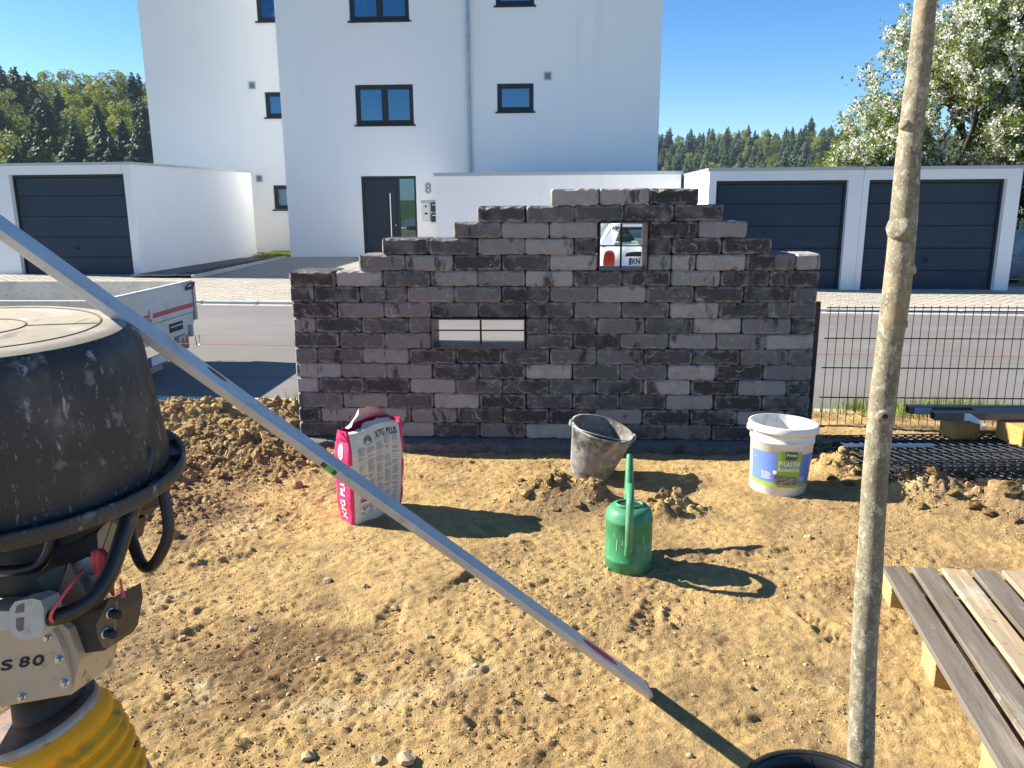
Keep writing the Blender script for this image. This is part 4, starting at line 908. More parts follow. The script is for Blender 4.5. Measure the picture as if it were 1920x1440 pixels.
# roof and pillars
rf = MB(); rp = [(.18,1.30,.60),(.10,1.335,.58),(.45,1.39,.60),(1.2,1.41,.615),(1.75,1.36,.60)]
for i in range(len(rp)-1):
    (ya,za,wa),(yb,zb_,wb) = rp[i], rp[i+1]
    for s in (-1,1):
        rf.add([(0,ya,za+.02),(s*wa*.7,ya,za+.012),(s*wa,ya,za-.02),(s*wb,yb,zb_-.02),(s*wb*.7,yb,zb_+.012),(0,yb,zb_+.02)],[(0,1,4,5),(1,2,3,4)],True)
        rf.add([(s*wa*.99,ya,za-.05),(s*wb*.99,yb,zb_-.05),(s*wb,yb,zb_-.02),(s*wa,ya,za-.02)],[(0,1,2,3)],True)
cpart('roof', rf, m_paint, fixn=False)
for s in (-1,1):
    pi = MB()
    pi.add([(s*.60,.18,1.26),(s*.44,.15,1.26),(s*.56,.0,.96),(s*.80,.02,.96)],[(0,1,2,3)])       # rear pillar, tail side
    pi.add([(s*.605,.18,1.27),(s*.61,.42,1.34),(s*.80,.55,.97),(s*.80,.02,.96)],[(0,1,2,3)])
    cpart('pillar', pi, m_paint, fixn=False); pi = MB(); pi.add([(s*.61,1.70,1.34),(s*.61,1.80,1.33),(s*.78,2.55,.97),(s*.79,2.4,.97)],[(0,1,2,3)]); cpart('pillar', pi, m_paint, fixn=False)
k = MB(); k.cbox((-.56,.02,1.285),(.56,.25,1.325),.012); cpart('roof_spoiler', k, m_paint)
k = MB(); k.add([(-.53,.165,1.275),(.53,.165,1.275),(.50,.145,1.235),(-.50,.145,1.235)],[(0,1,2,3)]); cpart('window_surround', k, m_blk, fixn=False)
k = MB(); k.add([(-.45,.155,1.26),(.45,.155,1.26),(.56,.01,.965),(-.56,.01,.965)],[(0,1,2,3)]); cpart('rear_window', k, m_cglass, fixn=False)
k = MB(); k.add([(-.58,1.8,1.33),(.58,1.8,1.33),(.72,2.5,.98),(-.72,2.5,.98)],[(0,1,2,3)]); cpart('windscreen', k, m_cglass, fixn=False)
for s in (-1,1):
    k = MB(); k.add([(s*.615,.45,1.335),(s*.615,1.70,1.345),(s*.795,2.38,.975),(s*.80,.57,.975)],[(0,1,2,3)]); cpart('side_window', k, m_cglass, fixn=False)
k = MB(); k.tube([(.0,-.012,.975),(.30,.03,1.03)],.010,6); cpart('wiper', k, m_blk)
for x in (-.32,.32):
    k = MB(); k.lathe([(.12,0),(.13,.15),(.10,.23),(.03,.26)],12,Matrix.Translation((x,1.05,1.0)),sy=.5); k.lathe([(.02,.25),(.22,.2),(.26,-.3)],12,Matrix.Translation((x,1.05,.85)),sy=.4); cpart('seat', k, m_blk)
    k = MB(); k.cbox((x-.14,.50,1.0),(x+.14,.58,1.14),.05); cpart('headrest', k, m_blk)
k = MB(); k.tube([(-.32+.17*math.cos(a),1.85,.95+.17*math.sin(a)) for a in np.linspace(0,6.2832,20)[:-1]],.018,6,closed=True); cpart('steering_wheel', k, m_blk)
m_chrome = mat('chrome', (.7,.7,.7), .12, metal=1.0); m_tail = mat('tail_red', (.55,.015,.02), .15, spec=.6, coat=.6)
for s in (-1,1):
    x = s*.635
    k = MB(); o_ = [(.06,-.128),(.086,-.115),(.096,-.07),(.09,.04),(.072,.10),(.035,.128),(-.03,.128),(-.066,.10),(-.085,.04),(-.095,-.07),(-.086,-.115),(-.06,-.128)]
    k.prism([(x+a*1.16, .745+b*1.14) for a, b in o_], -.022, .06, 'y'); ch_ = cpart('tail_lamp_bezel', k, m_chrome)
    k = MB(); k.prism([(x+a, .745+b) for a, b in o_], -.045, .05, 'y'); cpart('tail_lamp', k, m_tail, ch_)
k = MB(); k.prism([(-.36,.785),(.36,.785),(.33,.845),(.2,.865),(-.2,.865),(-.33,.845)],-.05,.05,'y'); gh = cpart('boot_handle_trim', k, m_blk)
k = MB(); k.lathe([(.002,0),(.05,0),(.05,.01),(.002,.012)],20,Matrix.Translation((0,-.05,.82)) @ Matrix.Rotation(rad(90),4,'X')); cpart('round_badge', k, m_chrome, gh)
k = MB(); k.cbox((-.29,-.032,.635),(.29,-.018,.757),.003); npl = cpart('number_plate', k, mat('plate_frame',(.03,.06,.22),.4))
k = MB(); k.box((-.242,-.035,.641),(.285,-.033,.751)); cpart('plate_field', k, mat('plate_white',(.75,.75,.73),.4), npl)
k = MB(); k.box((-.285,-.035,.641),(-.243,-.033,.751)); cpart('euro_band', k, mat('plate_euro_blue',(.01,.06,.38),.4), npl)
k = text_mb('KN', .125, .084, lambda u, v, e: (-.165+u, -.0375-e, .696+v), .004); cpart('lettering', k, m_blk, npl, fixn=False)
k = MB(); 
for z in (.717,.675): k.lathe([(.001,0),(.016,0),(.016,.002),(.001,.002)],12,Matrix.Translation((-.075,-.037,z)) @ Matrix.Rotation(rad(90),4,'X'))
cpart('plate_seal', k, mat('seal_grey',(.35,.37,.40),.5), npl)
k = MB(); k.cbox((-.80,-.06,.30),(.80,.12,.50),.04); cpart('bumper', k, m_paint)
for s in (-1,1):
    for y in (.62, 3.1):
        k = MB(); Mx = Matrix.Translation((s*.77,y,.30)) @ Matrix.Rotation(rad(90),4,'Y'); k.lathe([(.19,-.10),(.28,-.10),(.30,-.07),(.30,.07),(.28,.10),(.19,.10)],28,Mx); w = cpart('wheel', k, m_blk)
        k = MB(); k.lathe([(.005,-.07),(.17,-.07),(.195,-.09),(.195,.09),(.17,.095),(.005,.06)],24,Mx); cpart('rim', k, m_chas, w)

# ------------------------------------------------------------------ mason's line
k = MB(); k.tube([(-7.5,5.78,.573),(-3.12,5.75,.514),(-1.94,5.75,.498),(1.9,5.75,.452),(3.31,5.75,.439),(5.5,5.75,.41)],.0022,5); tag(part('string_line', k, mat('pink_string',(.75,.18,.22),.7)), 'thin pink mason string stretched low behind the wall and fence', 'string')
k = None
# ------------------------------------------------------------------ things on the building plot
def on_y(x, y, Y):
    d = FW + RT*((x-960)/FPX) - UP*((y-720)/FPX); return Vector((0,0,CAM_H)) + d*(Y/d.y)
def rest(x, y): return soil_at(x, y)
def rev_obj(name, prof, m_, parent, seg=40, sy=1.0, smooth=True):
    k = MB(); k.lathe(prof, seg, None, smooth, sy=sy); return part(name, k, m_, parent, world=False)

# --- mortar bag
m_bagw = mat('bag_paper', (.70,.63,.52), .75, spec=.3, layers=[(5,5,.45,.65,(.64,.56,.45)),(14,5,.6,.75,(.76,.70,.61))], bump=[(9,5,.7,.015),(30,4,.3,.004)])
m_bagp = mat('bag_pink', (.72,.035,.15), .5, spec=.4, layers=[(7,5,.5,.7,(.62,.03,.13))], bump=[(9,5,.8,.015)])
m_bagin = mat('bag_inside', (.62,.42,.44), .8, layers=[(5,5,.45,.62,(.70,.22,.30)),(12,4,.55,.7,(.55,.47,.42))], bump=[(12,5,.9,.02)])
m_ink = mat('bag_ink', (.10,.10,.10), .8); m_ink2 = mat('bag_small_print', (.34,.32,.30), .8); m_white = mat('print_white', (.80,.78,.76), .6); m_redp = mat('print_red', (.60,.03,.05), .6)
bx, by = -.925, 3.75
bag = thing('mortar_bag', 'torn open pink and white paper bag of mortar standing in front of the wall', 'bag', (bx, by, rest(bx,by)-.012), (0,0,rad(49.0)))
BA, BB, BHT = .168, .072, .49       # half width, half thickness, height
def bag_pt(a, b, v, off=0.0):
    """a, b in -1..1 on the box faces, v height 0..1"""
    bul = math.sin(math.pi*min(1,max(0,v)))**.6
    sx = BA*(.90+.05*bul + .09*v); sy = BB*(.80+.34*bul - (.28*max(0,v-.80)/.2))
    rr_ = (abs(a)**7+abs(b)**7)**(1/7)
    n = Vector((a**7*1.0, b**7*2.2, 0)); n = n.normalized() if n.length > 0 else Vector((0,-1,0))
    wr = .0035*math.sin(9*v+3*a+2*b)*math.sin(5*a+7*v) + .0018*math.sin(23*v-9*a)
    lean = .05*v*v
    p = Vector((a/rr_*sx + lean*.3, b/rr_*sy, v*BHT + .012*math.sin(3*a+1)*v)) if rr_ > 1e-6 else Vector((0,0,v*BHT))
    return p + n*(wr+off)
def bag_face(k, side, u0, u1, v0, v1, nu, nv, off, smooth=True):
    def P(u, v):
        if side == 'f': return bag_pt(u, -1, v, off)
        if side == 'b': return bag_pt(-u, 1, v, off)
        if side == 'l': return bag_pt(-1, -u, v, off)
        return bag_pt(1, u, v, off)
    vv = [P(u0+(u1-u0)*i/nu, v0+(v1-v0)*j/nv) for j in range(nv+1) for i in range(nu+1)]
    k.add(vv, [(j*(nu+1)+i, j*(nu+1)+i+1, (j+1)*(nu+1)+i+1, (j+1)*(nu+1)+i) for j in range(nv) for i in range(nu)], smooth); return P
k = MB()
for s in 'f': bag_face(k, s, -1, 1, 0, .97, 24, 30, 0)
part('front_panel', k, m_bagw, bag, world=False, fixn=False)
k = MB()
for s in 'lrb': bag_face(k, s, -1, 1, 0, 1.0, 18, 30, 0)
bag_face(k, 'f', .86, 1.0, .0, .97, 3, 26, .0012)
k.add([bag_pt(-1,-1,0),bag_pt(1,-1,0),bag_pt(1,1,0),bag_pt(-1,1,0)],[(0,1,2,3)])
part('pink_gusset', k, m_bagp, bag, world=False, fixn=False)
k = MB(); bag_face(k, 'l', -1, 1, .60, .655, 12, 3, .0018); bag_face(k, 'r', -1, 1, .60, .655, 8, 3, .0018); bag_face(k, 'f', .86, 1.0, .60, .655, 3, 3, .003); part('white_band', k, m_white, bag, world=False, fixn=False)
# torn flaps at the top
k = MB(); r = random.Random(4)
def flap(k, pts_base, rise, out, jag):
    n = len(pts_base); rows_ = 5; vv = []
    for j in range(rows_+1):
        t = j/rows_
        for i, p in enumerate(pts_base):
            q = Vector(p) + Vector(out)*(t**1.3) + Vector((0,0,rise[i]*t)) + Vector((r.uniform(-1,1),r.uniform(-1,1),r.uniform(-1,1)))*jag*(t if j < rows_ else 1.6)
            vv.append(q)
    k.add(vv, [(j*n+i, j*n+i+1, (j+1)*n+i+1, (j+1)*n+i) for j in range(rows_) for i in range(n-1)], True)
bk = [bag_pt(a, 1, .99) for a in np.linspace(-.75,.85,12)]; flap(k, bk, [.01,.03,.055,.075,.085,.08,.07,.06,.045,.035,.02,.0], (0,-.045,0), .006)
ins = part('torn_flap', k, m_bagin, bag, world=False, fixn=False)
k = MB(); fr = [bag_pt(a, -1, .965) for a in np.linspace(-.95,.95,14)]; flap(k, fr, [.0,.001,.002,.003,.004,.006,.010,.014,.018,.020,.018,.012,.006,.0], (0,.045,0), .004); part('torn_flap', k, m_bagw, bag, world=False, fixn=False)
k = MB(); k.add([bag_pt(-.9,-.9,.93),bag_pt(.9,-.9,.93),bag_pt(.9,.9,.93),bag_pt(-.9,.9,.93)],[(0,1,2,3)]); part('mortar_fill', k, mat('dry_mortar',(.36,.32,.28),.95,bump=[(40,4,.8,.01)]), bag, world=False, fixn=False)
for s in (-1,1):     # pinched corner ears
    k = MB(); p = bag_pt(s,0,.97); k.add([p+Vector((0,-.05,-.03)), p+Vector((s*.008,.0,.016)), p+Vector((0,.05,-.03)), p+Vector((-s*.03,0,-.035)), p+Vector((s*.016,-.01,-.02))],[(0,1,4),(1,2,4),(1,0,3),(2,1,3)])
    part('corner_ear', k, m_bagp, bag, world=False, fixn=False)
fw_ = lambda u, v, e: bag_pt(u/BA, -1, v/BHT, .0028+e)
def fprint(name, kk, m_): part(name, kk, m_, bag, world=False, fixn=False)
fprint('lettering', text_mb('X7G PLUS', .135, .030, lambda u, v, e: fw_(u+.050, v+.435+u*.03, e), .0012), m_ink)
k = MB(); c0 = (-.062, .424)
for j in range(5):
    rr_ = .004+.0042*j; pts = [fw_(c0[0]+rr_*math.cos(a), c0[1]+rr_*math.sin(a), 0) for a in np.linspace(rad(-40 if j < 4 else -55), rad(220 if j < 4 else 235), 22)]
    k.tube(pts, .0011, 4)
fprint('round_emblem', k, m_ink)
k = MB(); r = random.Random(9)
for ci, (ca, cb) in enumerate([(-.125,-.078),(-.072,-.026),(-.020,.024),(.030,.072),(.078,.122)]):
    z = .400+.005*ci
    while z > .055:
        if r.random() < .10: z -= .008
        w = (cb-ca)*r.uniform(.72,1.0) if r.random() < .85 else (cb-ca)*.5
        if not (ca < -.02 and z < .135):
            k.quad(fw_(ca,z,0), fw_(ca+w,z,0), fw_(ca+w,z+.0016,0), fw_(ca,z+.0016,0))
        z -= .0043
tag(part('small_print', k, m_ink2, bag, world=False, fixn=False), kind='stuff')
k = MB(); k.quad(fw_(-.125,.125,.0005),fw_(-.028,.125,.0005),fw_(-.028,.136,.0005),fw_(-.125,.136,.0005)); fprint('red_bar', k, m_redp)
k = MB(); k.quad(fw_(-.125,.055,.0002),fw_(-.028,.055,.0002),fw_(-.028,.124,.0002),fw_(-.125,.124,.0002)); fprint('notice_field', k, m_white)
k = MB()
for cx in (-.102,-.053):
    q = [(cx,.116),(cx+.019,.097),(cx,.078),(cx-.019,.097)]
    for i in range(4): k.tube([fw_(*q[i],.001),fw_(*q[(i+1)%4],.001)],.0013,4)
k.quad(fw_(-.0545,.094,.001),fw_(-.0515,.094,.001),fw_(-.0505,.109,.001),fw_(-.0555,.109,.001)); k.quad(fw_(-.055,.086,.001),fw_(-.051,.086,.001),fw_(-.051,.090,.001),fw_(-.055,.090,.001))
k.tube([fw_(-.112,.092,.001),fw_(-.103,.099,.001),fw_(-.094,.096,.001)],.0016,4); k.tube([fw_(-.110,.088,.001),fw_(-.095,.088,.001)],.0012,4)
for j in range(4): k.quad(fw_(-.121,.070-.004*j,.001),fw_(-.034-.01*(j%2),.070-.004*j,.001),fw_(-.034-.01*(j%2),.0715-.004*j,.001),fw_(-.121,.0715-.004*j,.001))
fprint('hazard_signs', k, m_ink)
ld = lambda u, v, e: bag_pt(-1, -u/BB, v/BHT, .0028+e)
fprint('lettering', text_mb('X7G PLUS', .235, .042, lambda u, v, e: ld(-v*.85, .150+u, e), .0016), m_white)
k = MB(); pts = [(.020*math.cos(a), .385+.042*math.sin(a)) for a in np.linspace(0,6.2832,20)[:-1]]; k.add([ld(a,b,0) for a,b in pts],[tuple(range(19))])
fprint('oval_badge', k, m_white)
k = MB()
for j in range(5): k.quad(ld(-.010,.357+.012*j,.001),ld(.010,.360+.012*j,.001),ld(.010,.364+.012*j,.001),ld(-.010,.361+.012*j,.001))
fprint('badge_lines', k, m_redp)

# --- black builder's bucket, tilted, with mortar residue
m_rub = mat('mortar_smeared_rubber', (.055,.055,.056), .75, spec=.3, layers=[(7,7,.34,.54,(.24,.235,.22)),(24,6,.44,.62,(.36,.35,.33)),(4,5,.58,.7,(.035,.035,.036))], bump=[(60,5,.5,.003)])
m_rubin = mat('mortar_lining', (.22,.20,.17), .9, layers=[(7,6,.45,.62,(.10,.095,.085)),(30,5,.55,.7,(.36,.33,.27))], bump=[(30,5,.7,.006)])
x, y = .195, 4.37
bk = thing('bucket', 'tilted black builders bucket smeared with mortar, propped on a heap of earth', 'bucket', (x, y, rest(x,y)+.012), (rad(7), rad(14), rad(4)))
rev_obj('shell', [(.001,0),(.108,0),(.114,.008),(.172,.262),(.176,.266),(.176,.284),(.183,.286),(.183,.296),(.172,.298)], m_rub, bk)
rev_obj('lining', [(.172,.2975),(.166,.285),(.163,.262),(.108,.03),(.001,.03)], m_rubin, bk)
k = MB(); k.tube([(.180*math.cos(a), .180*math.sin(a)*.92-.01, .272+.045*math.sin(a)*-1) for a in np.linspace(rad(180), rad(360), 24)],.0030,6); part('wire_handle', k, m_chas, bk, world=False)
for s in (-1,1):
    k = MB(); k.cbox((s*.183-.010,-.016,.266),(s*.183+.010,.016,.302),.006); part('handle_lug', k, m_rub, bk, world=False)

# --- white joint mortar bucket with printed label
m_pp = mat('white_plastic', (.74,.74,.70), .4, spec=.5, layers=[(9,6,.58,.72,(.62,.59,.52)),(30,5,.62,.75,(.48,.44,.37))])
m_lblue = mat('label_blue', (.13,.22,.56), .4, spec=.5, layers=[(3,4,.45,.65,(.17,.27,.60)),(25,5,.66,.76,(.5,.5,.45))]); m_lgreen = mat('label_green', (.30,.47,.035), .4, spec=.5)
m_lgrey = mat('label_slate', (.07,.085,.10), .45); m_pic = mat('label_picture', (.20,.18,.16), .5, layers=[(30,4,.45,.6,(.10,.09,.085)),(55,3,.55,.65,(.34,.26,.18))])
x, y = 1.205, 4.18
wb = thing('mortar_bucket', 'open white plastic bucket with a blue and green joint mortar label', 'bucket', (x, y, rest(x,y)-.004), (rad(-1.5), rad(2), 0))
R_ = lambda z: .145 + .022*z/.36
rev_obj('shell', [(.001,0),(.141,0),(.145,.004),(R_(.28),.28),(R_(.28)+.004,.282),(R_(.30)+.004,.296),(R_(.30)+.001,.298),(R_(.33)+.001,.335),(.178,.337),(.180,.343),(.180,.372),(.177,.376),(.170,.376)], m_pp, wb, 56)
rev_obj('inside', [(.170,.3755),(.166,.36),(.138,.03),(.001,.03)], mat('bucket_inside',(.68,.68,.64),.5,layers=[(8,6,.5,.64,(.44,.41,.35)),(25,5,.58,.7,(.30,.27,.22))]), wb, 48)
fa = math.atan2(-y, -x)      # the label faces roughly towards where one stands
def cylf(dz, off): return lambda u, v, e: Vector(((R_(v+dz)+off+e)*math.cos(fa+LA+u/.158), (R_(v+dz)+off+e)*math.sin(fa+LA+u/.158), v+dz))
LA = .26
def cpatch(name, a0, a1, z0, z1, m_, off, parent):
    k = MB(); n = max(4, int(abs(a1-a0)/.08)); vv = []
    for j in range(3):
        z = z0+(z1-z0)*j/2
        for i in range(n+1):
            a = fa+LA+(a0+(a1-a0)*i/n); vv.append(((R_(z)+off)*math.cos(a), (R_(z)+off)*math.sin(a), z))
    k.add(vv, [(j*(n+1)+i, j*(n+1)+i+1, (j+1)*(n+1)+i+1, (j+1)*(n+1)+i) for j in range(2) for i in range(n)], True); return part(name, k, m_, parent, world=False, fixn=False)
lb = cpatch('label', -1.35, 1.1, .075, .235, m_lblue, .0012, wb)
cpatch('label_band', -1.35, 1.1, .055, .0745, m_lgreen, .0012, lb); cpatch('label_panel', -.34, .46, .10, .248, m_lgreen, .0022, lb)
cpatch('label_crest', -.09, .28, .208, .252, m_lgrey, .0034, lb); cpatch('label_picture', -.40, .36, .070, .118, m_pic, .0034, lb)
def lprint(txt, w, h, u0, z0, m_, bold=.0008):
    f_ = cylf(z0, .0052); part('lettering', text_mb(txt, w, h, lambda u, v, e: f_(u+u0, v, e), bold), m_, lb, world=False, fixn=False)
lprint('Prima', .047, .015, .015, .236, m_white); lprint('PFLASTER', .108, .026, .010, .186, m_white, .0012); lprint('FUGENMÖRTEL', .108, .021, .010, .155, m_white, .0010)
f_ = cylf(0, .0045); k = MB()
for j in range(7): k.quad(f_(-.135,.128-.006*j,0),f_(-.088+.006*(j%3),.128-.006*j,0),f_(-.088+.006*(j%3),.130-.006*j,0),f_(-.135,.130-.006*j,0))
for j in range(5): k.quad(f_(.072,.112-.005*j,0),f_(.105-.006*(j%2),.112-.005*j,0),f_(.105-.006*(j%2),.1136-.005*j,0),f_(.072,.1136-.005*j,0))
for a in (.0,): k.add([f_(-.062+.011*math.cos(t), .135+.011*math.sin(t), 0) for t in np.linspace(0,6.28,15)[:-1]],[tuple(range(14))])
k.quad(f_(-.005,.083,.0006),f_(.034,.103,.0006),f_(.036,.107,.0006),f_(-.003,.086,.0006)); k.quad(f_(-.03,.0795,.0006),f_(.0,.0835,.0006),f_(.0,.086,.0006),f_(-.03,.082,.0006))
tag(part('small_print', k, m_white, lb, world=False, fixn=False), kind='stuff')
k = MB(); k.cbox((-.188,-.025,.325),(-.172,.02,.36),.005); part('handle_lug', k, m_pp, wb, world=False)
k = MB(); k.cbox((.172,-.02,.325),(.187,.025,.36),.005); part('handle_lug', k, m_pp, wb, world=False)
k = MB(); k.tube([(-.184*math.cos(a), .19*math.sin(a), .345-.05*math.sin(a)**.7) for a in np.linspace(0,math.pi,20)],.0022,6); part('wire_handle', k, m_steel, wb, world=False)

# --- green watering can, handle towards the viewer, spout away
m_green = mat('green_plastic', (.035,.21,.085), .5, spec=.4, layers=[(4,6,.42,.62,(.06,.25,.12)),(10,6,.52,.70,(.13,.29,.17)),(28,6,.60,.74,(.27,.34,.24))], bump=[(40,4,.1,.002)])
x, y = .316, 3.205
wc = thing('watering_can', 'dusty green plastic watering can with a tall arched handle, standing on the soil', 'watering can', (x, y, rest(x,y)-.003), (0,0,rad(-4.6))); wc.scale = (1.1,1.1,1.06)
k = MB(); k.lathe([(.001,0),(.082,0),(.089,.010),(.091,.045),(.0925,.048),(.0925,.054),(.090,.057),(.090,.205),(.092,.208),(.092,.216),(.090,.22),(.086,.245),(.070,.262),(.052,.266)], 48); part('body', k, m_green, wc, world=False)
# filler neck, open and slightly oval
k = MB(); k.lathe([(.055,.264),(.054,.272),(.050,.275),(.046,.272),(.045,.262)], 36, sy=.72); part('filler_rim', k, m_green, wc, world=False)
k = MB(); k.lathe([(.046,.2665),(.001,.2665)], 30, sy=.72); part('opening', k, m_blk, wc, world=False)
# dome rising at the back to the handle
k = MB(); hp = [(0,.062,.255),(0,.055,.285),(0,.042,.325),(0,.022,.360),(0,-.006,.380),(0,-.042,.385),(0,-.078,.372),(0,-.108,.345),(0,-.126,.30),(0,-.134,.25),(0,-.130,.20),(0,-.118,.15),(0,-.098,.105),(0,-.080,.09)]
hp = [Vector((p[0], p[1], p[2] if p[2] < .262 else .262+(p[2]-.262)*.70)) for p in hp]
# smooth the path
def smooth_path(P, n=2):
    for _ in range(n):
        Q = [P[0]]
        for a, b in zip(P[:-1], P[1:]): Q += [a.lerp(b,.25), a.lerp(b,.75)]
        P = Q + [P[-1]]
    return P
hp2 = smooth_path(hp); k.tube(hp2, [.0155+.009*max(0,1-i/10)**2+.004*max(0,(i-len(hp2)+9)/9) for i in range(len(hp2))], 12); part('handle', k, m_green, wc, world=False)
k = MB(); sp = smooth_path([Vector(p) for p in [(0,.075,.06),(0,.13,.10),(0,.20,.20),(0,.27,.32),(0,.31,.37)]]); k.tube(sp, [.028-.016*i/(len(sp)-1) for i in range(len(sp))], 14); part('spout', k, m_green, wc, world=False)
k = MB()
for (u, z, h) in ((-.55,.10,.05),(-.30,.13,.02),(.62,.13,.045),(.75,.10,.03),(.3,.03,.012)):
    a = rad(-90)+u; a2 = a+.035; k.quad((.0912*math.cos(a),.0912*math.sin(a),z),(.0912*math.cos(a2),.0912*math.sin(a2),z),(.0912*math.cos(a2+.02),.0912*math.sin(a2+.02),z+h),(.0912*math.cos(a+.03),.0912*math.sin(a+.03),z+h))
part('lime_smear', k, mat('lime_smear',(.42,.52,.42),.9), wc, world=False, fixn=False)

# --- young tree with bare trunk
m_bark2 = mat('young_bark', (.27,.235,.165), .85, spec=.25, layers=[(30,7,.40,.60,(.17,.15,.105)),(60,6,.52,.64,(.42,.39,.30),(1,1,.7)),(9,5,.56,.70,(.18,.175,.10)),(190,4,.58,.70,(.50,.47,.39)),(120,4,.60,.70,(.12,.10,.075)),(4,4,.60,.72,(.33,.25,.14))], bump=[(30,5,.45,.006,(1,1,.6)),(120,4,.35,.003)])
TC = [(1611,1460,24),(1613,1440,23.5),(1621,1200,23),(1630,1080,23.3),(1640,900,22.8),(1657,720,23),(1681,550,24.5),(1693,430,24.5),(1700,330,23),(1708,240,21.5),(1725,120,20.5),(1735,0,20)]
TY = 1.70; pts = [on_y(1611,1440,TY)+Vector((0,.0,-.35))]; rs = [.036]
pts[0].z = soil_at(pts[0].x, TY)-.04
for x_, y_, w_ in TC:
    p = on_y(x_, y_, TY); pts.append(p); rs.append(w_/FPX*(p-Vector((0,0,CAM_H))).dot(FW))
pts += [Vector((.705,1.70,2.15)), Vector((.715,1.71,2.45)), Vector((.70,1.72,2.9)), Vector((.72,1.70,3.4))]; rs += [.021,.018,.013,.006]
ytree = thing('young_tree', 'young tree with a slim bare mottled trunk and knots, planted near the pallet', 'tree', tuple(pts[0]))
dense = []; dr_ = []
for i in range(len(pts)-1):
    n = max(2, int((pts[i+1]-pts[i]).length/.02))
    for j in range(n):
        t = j/n; dense.append(pts[i].lerp(pts[i+1], t)); dr_.append(rs[i]*(1-t)+rs[i+1]*t)
dense.append(pts[-1]); dr_.append(rs[-1])
for _ in range(6):
    dense = [dense[0]] + [(a+b*2+c)/4 for a, b, c in zip(dense[:-2], dense[1:-1], dense[2:])] + [dense[-1]]
dr_ = [q*(1+.02*math.sin(i*.5)*math.sin(i*.13)+random.uniform(-.005,.005)) for i, q in enumerate(dr_)]
k = MB(); k.tube(dense, dr_, 20); part('trunk', k, m_bark2, ytree)
def knot(px_, py_, sx, L_, r_, up=.3, m_=m_bark2):
    c = on_y(px_, py_, TY); base = min(dense, key=lambda q: abs(q.z-c.z)); dx = Vector((sx, -.6, up)).normalized(); i = dense.index(base); R = dr_[i]
    k = MB(); k.tube([base+dx*(R*.5), base+dx*(R+L_*.4), base+dx*(R+L_*.8), base+dx*(R+L_)], [r_*1.5, r_*1.2, r_*.95, r_*.45], 10); part('branch_scar', k, m_bark2, ytree)
knot(1692,235,-1,.008,.009); knot(1692,440,-.6,.005,.019,.2); knot(1712,505,1,.006,.010,.4); knot(1650,775,-.1,.005,.012,0); knot(1757,5,1,.005,.007); knot(1703,600,1,.002,.010)
k = MB(); c = on_y(1650,775,TY); base = min(dense, key=lambda q: abs(q.z-c.z)); R = dr_[dense.index(base)]; dx = Vector((-.1,-.99,.05)).normalized(); k.lathe([(.0008,.0),(.0055,.0)],14, Matrix.Translation(base+dx*(R+.0055)) @ dx.to_track_quat('Z','Y').to_matrix().to_4x4()); part('knot_hole', k, mat('knot_dark',(.03,.02,.015),.9), ytree, fixn=False)
r = random.Random(21); wood = MB(); lf = MB()
for i in range(11):
    z = 2.25+i*.10; p = min(dense, key=lambda q: abs(q.z-z)).copy(); a = i*2.4; d = Vector((math.cos(a), math.sin(a), .75)).normalized(); L_ = .75-.035*i; P = [p]
    for j in range(5): d = (d+Vector((r.gauss(0,.08),r.gauss(0,.08),.07))).normalized(); P.append(P[-1]+d*L_/5)
    wood.tube(P, [.011,.009,.007,.005,.004,.002], 6)
    for q in P[1:]:
        for _ in range(14):
            c = q+Vector((r.gauss(0,.08),r.gauss(0,.08),r.gauss(0,.08))); s = r.uniform(.015,.03); u = Vector((r.gauss(0,1),r.gauss(0,1),r.gauss(0,1))).normalized(); w_ = u.orthogonal().normalized(); lf.add([c+u*s*1.5,c+w_*s,c-u*s*1.5,c-w_*s],[(0,1,2,3)])
part('limbs', wood, m_bark2, ytree); part('crown', lf, m_pearleaf, ytree, fixn=False)

# --- black plant pot at the foot of the tree
x, y = .565, 1.47
pot = thing('plant_pot', 'black plastic plant pot half hidden at the foot of the young tree', 'pot', (x, y, rest(x,y)-.01))
m_pot = mat('black_pot', (.016,.016,.017), .45, spec=.5, layers=[(12,5,.6,.75,(.06,.055,.05))])
rev_obj('wall', [(.001,0),(.115,0),(.155,.275),(.160,.277),(.163,.285),(.163,.305),(.160,.308),(.153,.306),(.150,.28),(.112,.01),(.001,.01)], m_pot, pot, 40)
rev_obj('rim', [(.1625,.285),(.169,.287),(.169,.311),(.160,.3125),(.157,.309)], m_pot, pot, 40)

# --- aluminium straightedge leaning on the tub
m_alu = mat('scratched_aluminium', (.60,.61,.61), .45, metal=.35, layers=[(3,6,.45,.65,(.50,.51,.52)),(20,6,.55,.72,(.45,.42,.37)),(9,6,.60,.72,(.66,.66,.64))], bump=[(70,4,.15,.001)])
P0 = Vector((.318, 2.255, .012+soil_at(.318,2.255))); P1 = at(60, 472, 1.62); ax = (P1-P0).normalized()
hv = ax.cross(Vector((0,0,1))).normalized(); hv = hv if hv.y > 0 else -hv
mid = (P0+P1)/2; vw = (mid-Vector((0,0,CAM_H))).normalized()
best = None
for i in range(-80, 81):
    w = (Matrix.Rotation(rad(i), 3, ax) @ hv); n = ax.cross(w); n = n if n.z > 0 else -n
    q = abs(-vw.dot(n) - .30)
    if w.dot(vw) > 0 and (best is None or q < best[0]): best = (q, w, n)
_, wv, nv_ = best
BWD, BTH, BLN = .074, .020, 2.62
se = thing('straightedge', 'long aluminium straightedge leaning from the soil up across the upturned tub', 'straightedge', tuple(P0))
def sbar(s, w, t): return P0 + ax*s + wv*w - nv_*t
k = MB()
M4 = Matrix((ax, wv, nv_)).transposed().to_4x4(); M4.translation = P0
k.cbox((0,0,-BTH),(BLN,BWD,0),.0018,M4); part('profile', k, m_alu, se)
